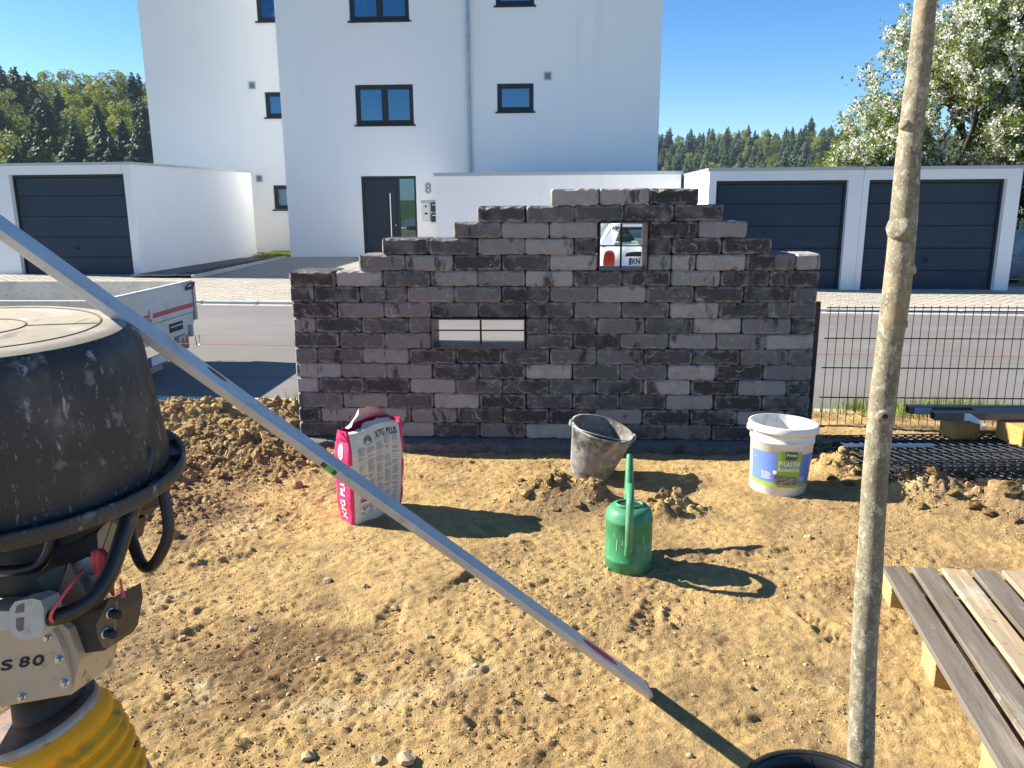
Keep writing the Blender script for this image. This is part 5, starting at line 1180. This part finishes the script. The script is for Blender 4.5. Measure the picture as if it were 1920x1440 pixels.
def s_of(px_, py_):
    return min(np.linspace(0,2.3,400), key=lambda s: (lambda q: abs(960+FPX*(q-Vector((0,0,CAM_H))).dot(RT)/(q-Vector((0,0,CAM_H))).dot(FW)-px_))(P0+ax*s))
s = s_of(622, 877); k = MB(); k.cbox((s-.024,-.0012,-BTH+.003),(s+.024,.004,-.003),.002,M4); vh = part('vial_holder', k, mat('vial_dark_green',(.01,.10,.02),.3), se)
k = MB(); k.cbox((s-.012,-.0022,-BTH+.005),(s+.010,.0,-.005),.002,M4); part('vial', k, mat('vial_green',(.10,.62,.05),.15,spec=.6), vh)
def slot(px_, py_, L_, w0, w1, m_):
    s = s_of(px_, py_); k = MB(); n = 18; o_ = []
    for i in range(n): a = 2*math.pi*i/n; o_.append(sbar(s+L_*math.cos(a), (w0+w1)/2+(w1-w0)/2*math.sin(a), -.0006))
    k.add(o_, [tuple(range(n))]); part('grip_slot', k, m_, se, fixn=False)
slot(1135,1237,.085,.022,.060,m_redp); slot(402,695,.028,.045,.062,mat('slot_brown',(.22,.05,.03),.6))
k = MB(); k.cbox((-.004,-.0006,-BTH-.0006),(.006,BWD+.0006,.0006),.001,M4); part('end_cap', k, mat('end_cap_brown',(.30,.17,.12),.7), se)
# ------------------------------------------------------------------ upturned mortar tub
m_tub = mat('scuffed_tub', (.038,.038,.038), .55, spec=.4, layers=[(2.5,6,.45,.65,(.062,.060,.056)),(7,8,.52,.66,(.085,.082,.077)),(16,8,.59,.68,(.17,.165,.155)),(34,8,.62,.69,(.36,.35,.33),(1,1,.4)),(60,6,.62,.70,(.26,.255,.245),(2.5,1,.5))], bump=[(50,5,.3,.002)])
m_tubtop = mat('dusty_tub_base', (.37,.32,.24), .85, spec=.25, layers=[(3,6,.45,.65,(.33,.30,.25)),(9,6,.52,.68,(.47,.44,.37)),(40,5,.60,.72,(.26,.24,.20)),(12,6,.62,.70,(.20,.185,.16),(3,.5,1))], bump=[(30,5,.25,.003)])
tc_ = Vector((-1.16, 1.53, .985))
tub = thing('mortar_tub', 'large black mortar tub turned upside down over the rammer, its base dusty', 'tub', tuple(tc_), (rad(2.5), rad(1.5), 0))
HB = .322
k = MB(); k.lathe([(.324,.004),(.330,.020),(.298,.270),(.288,.298),(.270,.314)], 72); part('shell', k, m_tub, tub, world=False)
k = MB(); k.lathe([(.270,.3142),(.258,HB-.003),(.245,HB),(.001,HB)], 72); part('base_disc', k, m_tubtop, tub, world=False)
k = MB(); k.lathe([(.322,.0),(.324,-.008),(.356,-.010),(.361,-.004),(.361,.020),(.357,.024),(.353,.019),(.351,.002),(.326,.004)], 72); part('rim', k, m_tub, tub, world=False)
for i in range(20):
    a = 2*math.pi*i/20+.1; k = MB(); k.box((.328,-.002,.002),(.352,.002,.015), Matrix.Rotation(a,4,'Z')); part('rim_rib', k, m_tub, tub, world=False)
m_groove = mat('groove_dark', (.085,.08,.07), .9)
for rr_, w_ in ((.222,.0028),(.085,.0024)):
    k = MB(); k.lathe([(rr_-w_,HB+.0004),(rr_-w_*.5,HB+.0016),(rr_+w_*.5,HB+.0016),(rr_+w_,HB+.0004)], 64); part('moulded_ring', k, m_groove, tub, world=False)
for a in (20, 140, 260):
    k = MB(); k.box((.087,-.0012,HB+.0004),(.219,.0012,HB+.0014), Matrix.Rotation(rad(a),4,'Z')); part('moulded_line', k, m_groove, tub, world=False)
k = MB(); k.lathe([(.268,.312),(.284,.296),(.294,.27),(.323,.06),(.320,.03),(.001,.03)], 48); part('inner_wall', k, m_blk, tub, world=False)

# ------------------------------------------------------------------ vibratory rammer under the tub
m_cream = mat('cream_paint', (.56,.44,.29), .5, spec=.4, layers=[(3,5,.45,.65,(.51,.40,.26)),(18,6,.60,.68,(.26,.17,.10)),(60,5,.66,.74,(.15,.10,.07)),(9,5,.62,.72,(.36,.28,.19))], bump=[(60,4,.15,.002)])
m_pale = mat('pale_clamp', (.58,.56,.50), .45, spec=.45, layers=[(10,5,.5,.7,(.50,.47,.40)),(30,5,.62,.74,(.36,.30,.22))])
m_btube = mat('black_tube', (.012,.014,.018), .35, spec=.55, layers=[(6,5,.55,.7,(.022,.023,.026)),(22,6,.60,.72,(.10,.08,.055))])
m_yel = mat('yellow_bellows', (.90,.41,.006), .5, spec=.3, layers=[(5,5,.48,.66,(.82,.36,.006)),(14,6,.58,.72,(.36,.21,.03))], bump=[(40,4,.12,.002)])
m_band = mat('dull_band', (.38,.35,.30), .5, metal=.5, layers=[(14,5,.45,.65,(.30,.25,.19)),(30,5,.6,.7,(.22,.13,.07))])
m_ox = mat('oily_rust_plate', (.035,.032,.032), .6, metal=0.0, layers=[(9,6,.48,.62,(.14,.065,.03)),(25,6,.55,.7,(.03,.03,.032)),(16,6,.62,.7,(.16,.15,.14))], bump=[(40,5,.5,.004)])
m_brown = mat('brown_plate', (.20,.14,.09), .6, layers=[(10,5,.45,.65,(.14,.095,.06))])
AX = Vector((-.31, -.06, .95)).normalized(); B0 = at(70, 1338, 1.72); QT = AX.to_track_quat('Z','Y').to_matrix().to_4x4(); MA = Matrix.Translation(B0) @ QT
foot = B0 - AX*.50
rm = thing('vibratory_rammer', 'cream and yellow vibratory rammer with black handles standing under the upturned tub', 'rammer', (foot.x, foot.y, soil_at(foot.x, foot.y)))
prof = [(.118,-.012),(.123,-.024),(.132,-.034),(.137,-.048),(.134,-.060)]
for i in range(5):
    z = -.068-.032*i; rb = .141-.002*max(0,i-2)
    prof += [(rb-.011,z),(rb-.001,z-.008),(rb+.003,z-.016),(rb,z-.025)]
prof += [(.134,-.230),(.122,-.245)]
k = MB(); k.lathe(prof, 64, MA); part('bellows', k, m_yel, rm)
k = MB(); k.lathe([(.112,-.002),(.121,-.002),(.122,-.016),(.124,-.030),(.118,-.030)], 64, MA); part('clamp_band', k, m_band, rm)
k = MB(); k.lathe([(.124,-.232),(.137,-.236),(.137,-.256),(.120,-.258)], 64, MA); part('clamp_band', k, m_band, rm)
k = MB(); k.lathe([(.001,.004),(.110,.004),(.118,.002),(.120,-.004),(.116,-.010)], 64, MA); k.lathe([(.001,.05),(.06,.05),(.075,.004)], 32, MA @ Matrix.Translation((-.02,.02,0))); part('top_flange', k, m_ox, rm)
k = MB(); k.lathe([(.12,-.255),(.12,-.36),(.10,-.43),(.001,-.43)], 32, MA); part('foot_cylinder', k, m_ox, rm)
k = MB(); zz = soil_at(foot.x, foot.y); k.cbox((-.17,-.14,0),(.17,.14,.03),.008, Matrix.Translation((foot.x,foot.y,zz-.01)) @ Matrix.Rotation(rad(20),4,'Z')); k.tube([foot+AX*.10, Vector((foot.x,foot.y,zz+.02))],[.09,.12],20); part('foot_shoe', k, m_ox, rm)
def slab(poly, z0, dep):
    """outline at depth z0 given a real thickness straight back"""
    a = [at(x_, y_, z0) for x_, y_ in poly]; b = [p + FW*dep for p in a]; n = len(a); k = MB()
    k.add(a+b, [tuple(range(n)), tuple(range(2*n-1, n-1, -1))] + [(i, n+i, n+(i+1)%n, (i+1)%n) for i in range(n)]); return k
cover = [(-150,1170),(20,1172),(84,1160),(104,1190),(118,1220),(126,1252),(130,1298),(60,1311),(-150,1345)]
part('crankcase', slab([(-140,1150),(90,1150),(128,1180),(146,1228),(149,1240),(136,1296),(134,1302),(-140,1350)], 1.575, .16), m_cream, rm)
cp = part('cover_plate', slab(cover, 1.560, .014), m_cream, rm)
for px_, py_ in ((88,1197),(110,1237),(120,1282),(40,1308),(-10,1316)):
    c = at(px_, py_, 1.5575); k = MB(); d = (-FW); q = Matrix.Translation(c) @ d.to_track_quat('Z','Y').to_matrix().to_4x4(); k.lathe([(.001,.007),(.0045,.007),(.0062,.003),(.0064,-.004)], 6, q, False); k.lathe([(.0064,.001),(.0085,.0005),(.0085,-.004)], 16, q); part('bolt', k, m_steel, cp)
c0 = at(45, 1242, 1.5595)
def rmtext(s_, px_, py_, w, h):
    c = at(px_, py_, 1.5592); part('lettering', text_mb(s_, w, h, lambda u, v, e: c + RT*(u+v*.12) + UP*(v+u*.16) - FW*e, .0011), m_blk, cp, fixn=False)
rmtext('S', 13, 1247, .021, .019); rmtext('8', 46, 1241, .019, .0195); rmtext('0', 72, 1238, .021, .0195)
# clamp and handle tubes
k = slab([(18,1142),(28,1128),(60,1122),(76,1126),(82,1140),(82,1180),(76,1195),(40,1200),(22,1190)], 1.525, .06); cl = part('handle_clamp', k, m_pale, rm)
k = slab([(-60,1146),(20,1146),(22,1182),(-60,1190)], 1.535, .045); part('clamp_tube', k, m_pale, cl)
for poly in ([(31,1137),(45,1131),(44,1148),(28,1150)], [(30,1160),(44,1158),(43,1182),(36,1185),(30,1178)]): part('clamp_slot', slab(poly, 1.5235, .004), mat('slot_grey',(.16,.155,.15),.6), cl)
hpts = smooth_path([at(*p) for p in ((66,1160,1.55),(110,1157,1.545),(160,1138,1.55),(192,1105,1.56),(214,1058,1.58),(232,1000,1.60),(250,945,1.62),(264,905,1.64),(280,840,1.66))])
k = MB(); k.tube(hpts, .0165, 14); part('guide_handle', k, m_btube, rm)
gp = smooth_path([at(*p) for p in ((300,860,1.74),(306,920,1.74),(316,972,1.74),(316,1008,1.74),(298,1046,1.74),(282,1066,1.75),(266,1062,1.76),(253,1030,1.77),(244,1000,1.78),(252,950,1.80),(262,900,1.82))])
k = MB(); k.tube(gp, .0125, 12); part('guard_loop', k, m_btube, rm)
# engine, tank, brackets
part('engine_block', slab([(-120,1010),(140,980),(186,1000),(178,1040),(140,1070),(96,1078),(80,1110),(60,1130),(-120,1135)], 1.70, .22), mat('engine_black',(.014,.014,.015),.5,spec=.45,layers=[(10,5,.6,.75,(.05,.045,.04))]), rm)
part('fuel_tank', slab([(-120,930),(200,930),(190,985),(150,1010),(85,1035),(-120,1050)], 1.66, .3), m_blk, rm)
k = MB(); k.tube(smooth_path([at(*p) for p in ((-20,1072,1.655),(60,1068,1.65),(86,1050,1.65),(98,1010,1.65),(106,985,1.65))]), .012, 8); part('moulded_rib', k, m_btube, rm)
part('side_bracket', slab([(66,1085),(104,1064),(124,1058),(112,1100),(104,1126),(92,1118)], 1.63, .02), mat('bracket_blueblack',(.02,.025,.035),.45,layers=[(14,6,.55,.7,(.06,.065,.07))]), rm)
part('heat_shield', slab([(104,1130),(128,1056),(146,1090),(160,1122),(140,1134)], 1.62, .008), m_brown, rm)
part('recoil_cover', slab([(128,1062),(165,1044),(200,1060),(206,1084),(176,1118),(160,1122),(140,1085)], 1.66, .05), mat('grey_cast',(.40,.39,.37),.45,metal=.5,layers=[(14,5,.5,.7,(.28,.27,.25))]), rm)
k = MB(); c = at(171,1083,1.658); k.lathe([(.001,.010),(.008,.010),(.010,.0)], 8, Matrix.Translation(c) @ (-FW).to_track_quat('Z','Y').to_matrix().to_4x4(), False); part('bolt', k, m_steel, rm)
part('air_duct', slab([(182,1000),(200,975),(222,985),(214,1030),(196,1050),(184,1030)], 1.68, .06), m_cream, rm)
part('dark_mount', slab([(112,1166),(150,1150),(190,1142),(212,1120),(216,1150),(206,1205),(196,1220),(146,1226),(134,1205),(128,1180)], 1.60, .12), mat('mount_dark',(.045,.035,.028),.6,layers=[(12,5,.5,.7,(.075,.055,.04))]), rm)
mt = part('mount_plate', slab([(180,1172),(206,1120),(218,1128),(212,1196),(204,1214),(194,1216),(184,1196)], 1.596, .008), m_brown, rm)
for px_, py_ in ((208,1150),(199,1187)):
    c = at(px_, py_, 1.594); d = (RT*.9 - FW*.45).normalized(); q = Matrix.Translation(c) @ d.to_track_quat('Z','Y').to_matrix().to_4x4()
    k = MB(); k.lathe([(.001,.024),(.008,.024),(.009,.020),(.009,.0)], 14, q); bo_ = part('rubber_mount_bolt', k, m_blk, mt)
    k = MB(); k.lathe([(.009,.003),(.012,.003),(.012,.0),(.009,.0)], 16, q); part('washer', k, m_steel, bo_)
k = MB(); a_ = at(222,1398,1.80); k.tube([at(200,1400,1.80), at(258,1398,1.80)],.011,4,smooth=False); k.tube([at(250,1398,1.80), at(248,1480,1.80)],.014,4,smooth=False); part('lifting_bracket', k, m_btube, rm)
# cord and red pouch tied to the handle
m_cord = mat('pink_cord', (.75,.10,.13), .7)
k = MB(); k.tube(smooth_path([at(*p) for p in ((156,1068,1.60),(140,1085,1.55),(112,1125,1.525),(98,1145,1.518),(94,1158,1.522),(98,1166,1.53),(104,1164,1.54))]), .0035, 6); tag(part('cord', k, m_cord), 'pink cord looped round the black guide handle of the rammer', 'cord')
k = MB(); c = at(192,1058,1.60); Mr = Matrix.Translation(c) @ Matrix.Rotation(rad(-12),4,'Y')
k.lathe([(.004,.034),(.014,.030),(.020,.014),(.021,-.006),(.017,-.026),(.008,-.052),(.003,-.07)], 18, Mr, sy=.6); pch = thing('string_pouch', 'red bundle of string hanging behind the rammer handle', 'string bundle', tuple(c)); part('bundle', k, mat('red_bundle',(.58,.03,.06),.5,layers=[(30,4,.5,.65,(.70,.12,.15),(4,4,.4))],bump=[(60,3,.7,.004,(3,3,.3))]), pch)
k = MB(); k.tube([at(192,1030,1.60),at(206,990,1.62),at(212,972,1.63)],.0012,5); part('hanging_thread', k, m_brown, pch)
k = MB(); k.tube([at(226,1086,1.60),at(228,1100,1.60),at(231,1120,1.60)],[.003,.002,.005],6); tag(part('cord', k, m_cord), 'frayed red cord end hanging beside the rammer mount', 'cord')

# ------------------------------------------------------------------ clods, stones, roots, grass
import bmesh
def rock(seed, sub, flat=.75):
    bm = bmesh.new(); bmesh.ops.create_icosphere(bm, subdivisions=sub, radius=1.0); r = random.Random(seed)
    dirs = [Vector((r.gauss(0,1),r.gauss(0,1),r.gauss(0,1))).normalized() for _ in range(7)]; cut = [r.uniform(.45,.85) for _ in dirs]
    for v in bm.verts:
        for d, c in zip(dirs, cut):
            t = v.co.dot(d)
            if t > c: v.co -= d*(t-c)
        v.co *= r.uniform(.88,1.10) if sub < 3 else (1+.28*(float(fbm(np.array([v.co.x*2.5+seed+7]),np.array([v.co.y*2.5+v.co.z*3.1+9]),3)[0])-.5)+r.uniform(-.06,.06)); v.co.z *= flat
    V_ = np.array([v.co[:] for v in bm.verts]); bm.verts.index_update(); F_ = np.array([[v.index for v in f.verts] for f in bm.faces]); bm.free(); return V_, F_
m_clod = mat('clod_earth', (.46,.31,.145), .95, spec=.1, layers=[(3,5,.42,.62,(.36,.235,.11)),(30,5,.50,.68,(.29,.19,.095)),(12,4,.6,.72,(.50,.37,.20))], bump=[(45,6,1.0,.016),(160,4,.8,.005)])
m_crumb = mat('crumb_earth', (.50,.34,.15), .95, spec=.1, layers=[(2,5,.42,.62,(.42,.28,.13)),(60,3,.5,.7,(.34,.22,.10))])
m_stone = mat('field_stone', (.40,.32,.20), .85, spec=.2, layers=[(6,4,.4,.65,(.33,.26,.16)),(40,4,.55,.7,(.46,.39,.28))], bump=[(60,4,.3,.003)], randoff=True)
small = [rock(s, 1) for s in range(10)]; big = [rock(100+s, 2, .8) for s in range(10)]; huge = [rock(200+s, 3, .8) for s in range(8)]
def scatter_fast(name, X_, Y_, sz, variants, m_, sink=.3):
    n = len(X_); Z_ = soil_h(X_, Y_); pick = RNG.integers(0, len(variants), n); cos, fcs, b = [], [], 0
    for vi, (V_, F_) in enumerate(variants):
        ix = np.nonzero(pick == vi)[0]; m = len(ix)
        if not m: continue
        an = RNG.uniform(0, 6.283, m); ca, sa = np.cos(an), np.sin(an); sc = sz[ix][:,None,None]*RNG.uniform(.7,1.35,(m,1,3)); P = V_[None]*sc
        Q = np.empty_like(P); Q[:,:,0] = P[:,:,0]*ca[:,None]-P[:,:,1]*sa[:,None]+X_[ix][:,None]; Q[:,:,1] = P[:,:,0]*sa[:,None]+P[:,:,1]*ca[:,None]+Y_[ix][:,None]; Q[:,:,2] = P[:,:,2]+(Z_[ix]+sz[ix]*(.5-sink))[:,None]
        cos.append(Q.reshape(-1,3)); fcs.append((F_[None]+(b+np.arange(m)*len(V_))[:,None,None]).reshape(-1,3)); b += m*len(V_)
    co = np.concatenate(cos).astype(np.float32); F_ = np.concatenate(fcs).astype(np.int32)
    me = bpy.data.meshes.new(name); me.vertices.add(len(co)); me.vertices.foreach_set('co', co.ravel()); me.loops.add(F_.size); me.loops.foreach_set('vertex_index', F_.ravel()); me.polygons.add(len(F_)); me.polygons.foreach_set('loop_start', np.arange(0,F_.size,3,dtype=np.int32)); me.update(calc_edges=True)
    me.polygons.foreach_set('use_smooth', np.full(len(F_), False)); me.materials.append(m_); o = bpy.data.objects.new(name, me); link(o); return tag(o, kind='stuff')
def chip(seed):
    r = np.random.default_rng(seed); V_ = np.array([(1,0,0),(-1,0,0),(0,1,0),(0,-1,0),(0,0,1),(0,0,-1)], float)+r.normal(0,.28,(6,3)); V_[:,2] *= .7
    return V_, np.array([(0,2,4),(2,1,4),(1,3,4),(3,0,4),(2,0,5),(1,2,5),(3,1,5),(0,3,5)])
chips = [chip(s) for s in range(14)]
# small crumbs over the whole plot, thicker on loose ground
n = 260000; X_ = RNG.uniform(-3.4,3.7,n); Y_ = RNG.uniform(1.6,6.2,n)
mk = np.zeros(n)
for cx, cy, sx, sy, a in MOUNDS: mk = np.maximum(mk, np.exp(-((X_-cx)/(sx*1.5))**2-((Y_-cy)/(sy*1.5))**2))
pt = sstep(.44,.64,fbm(X_*1.3+50,Y_*1.3+20,4)); pt = np.maximum(pt, .9*sstep(.5,.66,fbm(X_*3.1+5,Y_*3.1+2,3)))
keep = RNG.random(n) < (.06+.75*mk+.40*pt)*np.clip(3.2/Y_,.45,1.3)
keep &= np.abs(X_) < (Y_*.78+.4); keep &= ~((Y_ > 4.9) & (Y_ < 5.4) & (X_ > -1.75) & (X_ < 1.65))
X_, Y_, mk, pt = X_[keep], Y_[keep], mk[keep], pt[keep]; sz = .0014+.0042*RNG.random(len(X_))**4*(.5+.7*pt) + .009*mk*RNG.random(len(X_))**3.5
scatter_fast('soil_crumbs', X_, Y_, sz, chips, m_crumb)
# clods on the heaps
pos, siz = [], []
for cx, cy, sx, sy, a in MOUNDS:
    for _ in range(int(330*sx*sy/.1*(.35+a*4))):
        x, y = RNG.normal(cx, sx*.62), RNG.normal(cy, sy*.62)
        if 4.86 < y < 5.4 and -1.76 < x < 1.66: continue
        pos.append((x,y)); siz.append(.005+.034*RNG.random()**5)
pos = np.array(pos); scatter_fast('heap_clods', pos[:,0], pos[:,1], np.array(siz), big, m_clod, .5)
# the larger clods, one by one
big_me = []
for i, (V_, F_) in enumerate(huge):
    me = bpy.data.meshes.new('earth_clod'); me.from_pydata([tuple(v) for v in V_], [], [tuple(f) for f in F_]); me.materials.append(m_clod); big_me.append(me)
st_me = []
for i in range(6):
    V_, F_ = rock(300+i, 2, .8); me = bpy.data.meshes.new('stone'); me.from_pydata([tuple(v) for v in V_], [], [tuple(f) for f in F_]); me.materials.append(m_stone); st_me.append(me)
def gnd(px_, py_):
    d = FW + RT*((px_-960)/FPX) - UP*((py_-720)/FPX); t = -CAM_H/d.z; return d.x*t, d.y*t
WHERE = {'left': ('brown clod of dry earth in the loose heap between the tub and the wall', 'clods in the heap left of the wall'), 'mid': ('clod of earth in the small heap supporting the black bucket', 'clods under the black bucket'), 'right': ('crumbly clod of earth in the heap below the stacked wire panels', 'clods below the wire panels')}
CL = [('left',p) for p in ((410,762,.075),(352,785,.04),(372,800,.045),(425,800,.06),(470,812,.05),(505,800,.035),(330,812,.04),(400,782,.04),(455,775,.04),(545,800,.09),(500,840,.05),(355,830,.035),(395,850,.04),(440,838,.045),(470,870,.04),(560,850,.05),(380,880,.03),(420,905,.035),(330,770,.035),(490,770,.035),(540,835,.045))]
CL += [('mid',p) for p in ((1100,910,.055),(1060,925,.05),(1030,930,.055),(1000,925,.035),(1085,950,.04),(1240,960,.06),(1215,950,.04),(1265,975,.045),(975,900,.03),(1120,900,.04),(1040,955,.03))]
CL += [('right',p) for p in ((1690,900,.075),(1712,890,.07),(1755,893,.06),(1762,920,.065),(1740,940,.06),(1690,935,.06),(1800,910,.04),(1820,965,.055),(1885,965,.065),(1850,975,.04),(1870,945,.04),(1570,875,.05),(1600,890,.055),(1555,905,.04),(1590,915,.035),(1610,870,.045),(1780,955,.04),(1905,940,.05),(1900,985,.04),(1640,900,.05),(1720,960,.04))]
for wh, (px_, py_, s) in CL:
    x, y = gnd(px_, py_); o = bpy.data.objects.new('earth_clod', random.choice(big_me)); link(o); o.scale = (s*random.uniform(.75,1.05), s*random.uniform(.7,.95), s*random.uniform(.65,.9)); o.rotation_euler = (random.uniform(-.4,.4), random.uniform(-.4,.4), random.uniform(0,6.28)); o.location = (x, y, soil_at(x,y)+s*.05); tag(o, WHERE[wh][0], 'clod', WHERE[wh][1])
for px_, py_, s in ((614,1088,.017),(685,1102,.015),(433,1052,.014),(473,1178,.018),(740,1138,.016),(805,1195,.014),(598,1238,.013),(893,1258,.013),(578,1418,.020),(762,1428,.030),(705,1425,.020),(343,1196,.015),(1515,1008,.020),(1160,1278,.011),(1150,1312,.012),(1018,1310,.016),(1300,1305,.009),(1510,1243,.010),(555,1258,.010),(660,1010,.011),(455,1008,.009),(1405,1290,.011),(1330,960,.010),(880,1330,.010),(517,975,.012),(540,1300,.010),(1475,1120,.009),(1062,1128,.012),(960,1190,.010),(1295,1420,.012)):
    x, y = gnd(px_, py_); o = bpy.data.objects.new('stone', random.choice(st_me)); link(o); o.scale = (s*1.2, s*random.uniform(.8,1.1), s); o.rotation_euler = (random.uniform(-.2,.2), random.uniform(-.2,.2), random.uniform(0,6.28)); o.location = (x, y, soil_at(x,y)+s*.22); tag(o, 'small pale stone lying loose on the trodden soil', 'stone', 'loose stones on the soil')
# roots and straw bits
k = MB(); r = random.Random(12)
for i in range(150):
    x, y = r.uniform(-2.6,2.4), r.uniform(1.9,4.9)
    if abs(x) > y*.75: continue
    a = r.uniform(0,6.28); L_ = r.uniform(.02,.09); z = soil_at(x,y)+.004; P = [Vector((x,y,z))]
    for j in range(4):
        a += r.gauss(0,.35); q = P[-1]+Vector((math.cos(a),math.sin(a),0))*L_/4; q.z = soil_at(q.x,q.y)+.004+.004*r.random(); P.append(q)
    k.tube(P, r.uniform(.0007,.0016), 4)
tag(part('root_bits', k, mat('straw',(.42,.31,.17),.9,layers=[(5,3,.4,.6,(.20,.13,.08))]), fixn=False), kind='stuff')
m_grass = leaf_mat('grass_blades', (.09,.17,.02), (.22,.28,.05), .35, sc=3)
def grass(regions):
    k = MB(); r = random.Random(31)
    for (x0,x1,y0,y1,n,h,zf) in regions:
        for i in range(n):
            x, y = r.uniform(x0,x1), r.uniform(y0,y1); z = zf(x,y)-.01; a = r.uniform(0,6.28); hh = h*r.uniform(.4,1.1); w = r.uniform(.002,.0045); ln = Vector((math.cos(a),math.sin(a),0))*hh*r.uniform(.1,.6); s = Vector((-math.sin(a),math.cos(a),0))*w; b = Vector((x,y,z))
            k.add([b-s,b+s,b+ln*.4+Vector((0,0,hh*.6))+s*.7,b+ln*.4+Vector((0,0,hh*.6))-s*.7,b+ln+Vector((0,0,hh*.9))],[(0,1,2,3),(3,2,4)])
    return k
tag(part('grass', grass([(2.2,3.6,5.65,6.15,1300,.16,soil_at),(1.85,2.3,5.75,6.2,110,.12,soil_at),(-1.98,-1.75,5.6,6.0,160,.11,soil_at),(-2.9,-1.8,6.15,6.3,60,.06,soil_at),(-.12,.02,4.0,4.15,40,.03,soil_at)]), m_grass, fixn=False), kind='stuff')
k = MB(); k.quad((-8.6,22.35,-.012),(-7.56,22.35,-.012),(-7.56,24.45,-.005),(-8.6,24.45,-.005)); tag(part('lawn_strip', k, mat('lawn_earth',(.14,.15,.05),.95)), kind='structure')
tag(part('lawn_grass', grass([(-8.6,-7.6,22.4,24.4,2600,.10,lambda x,y: 0.0)]), m_grass, fixn=False), kind='stuff')
for x, z in ((-7.5,.60),(5.5,.44)):
    k = MB(); k.tube([(x,5.78 if x < 0 else 5.75,-.3),(x,5.78 if x < 0 else 5.75,z)],.008,8); k.tube([(x,5.78 if x < 0 else 5.75,z),(x+.03,5.78,z+.01)],.006,6); tag(part('line_pin', k, m_chas), 'thin steel pin in the ground holding the %s end of the pink string' % ('road' if x < 0 else 'fence'), 'pin')

# ------------------------------------------------------------------ light haze between here and the wooded hills
hz = MB(); hz.box((-460,-30,-1.4),(660,1100,82)); ho = part('haze', hz, None); tag(ho, kind='stuff')
hm = bpy.data.materials.new('haze_air'); hm.use_nodes = True; nt = hm.node_tree; nt.nodes.remove(nt.nodes['Principled BSDF'])
pv_ = nt.nodes.new('ShaderNodeVolumePrincipled'); pv_.inputs['Color'].default_value = (.62,.80,1.0,1); pv_.inputs['Density'].default_value = .00009; pv_.inputs['Anisotropy'].default_value = .2
nt.links.new(pv_.outputs[0], nt.nodes['Material Output'].inputs['Volume']); ho.data.materials.append(hm)
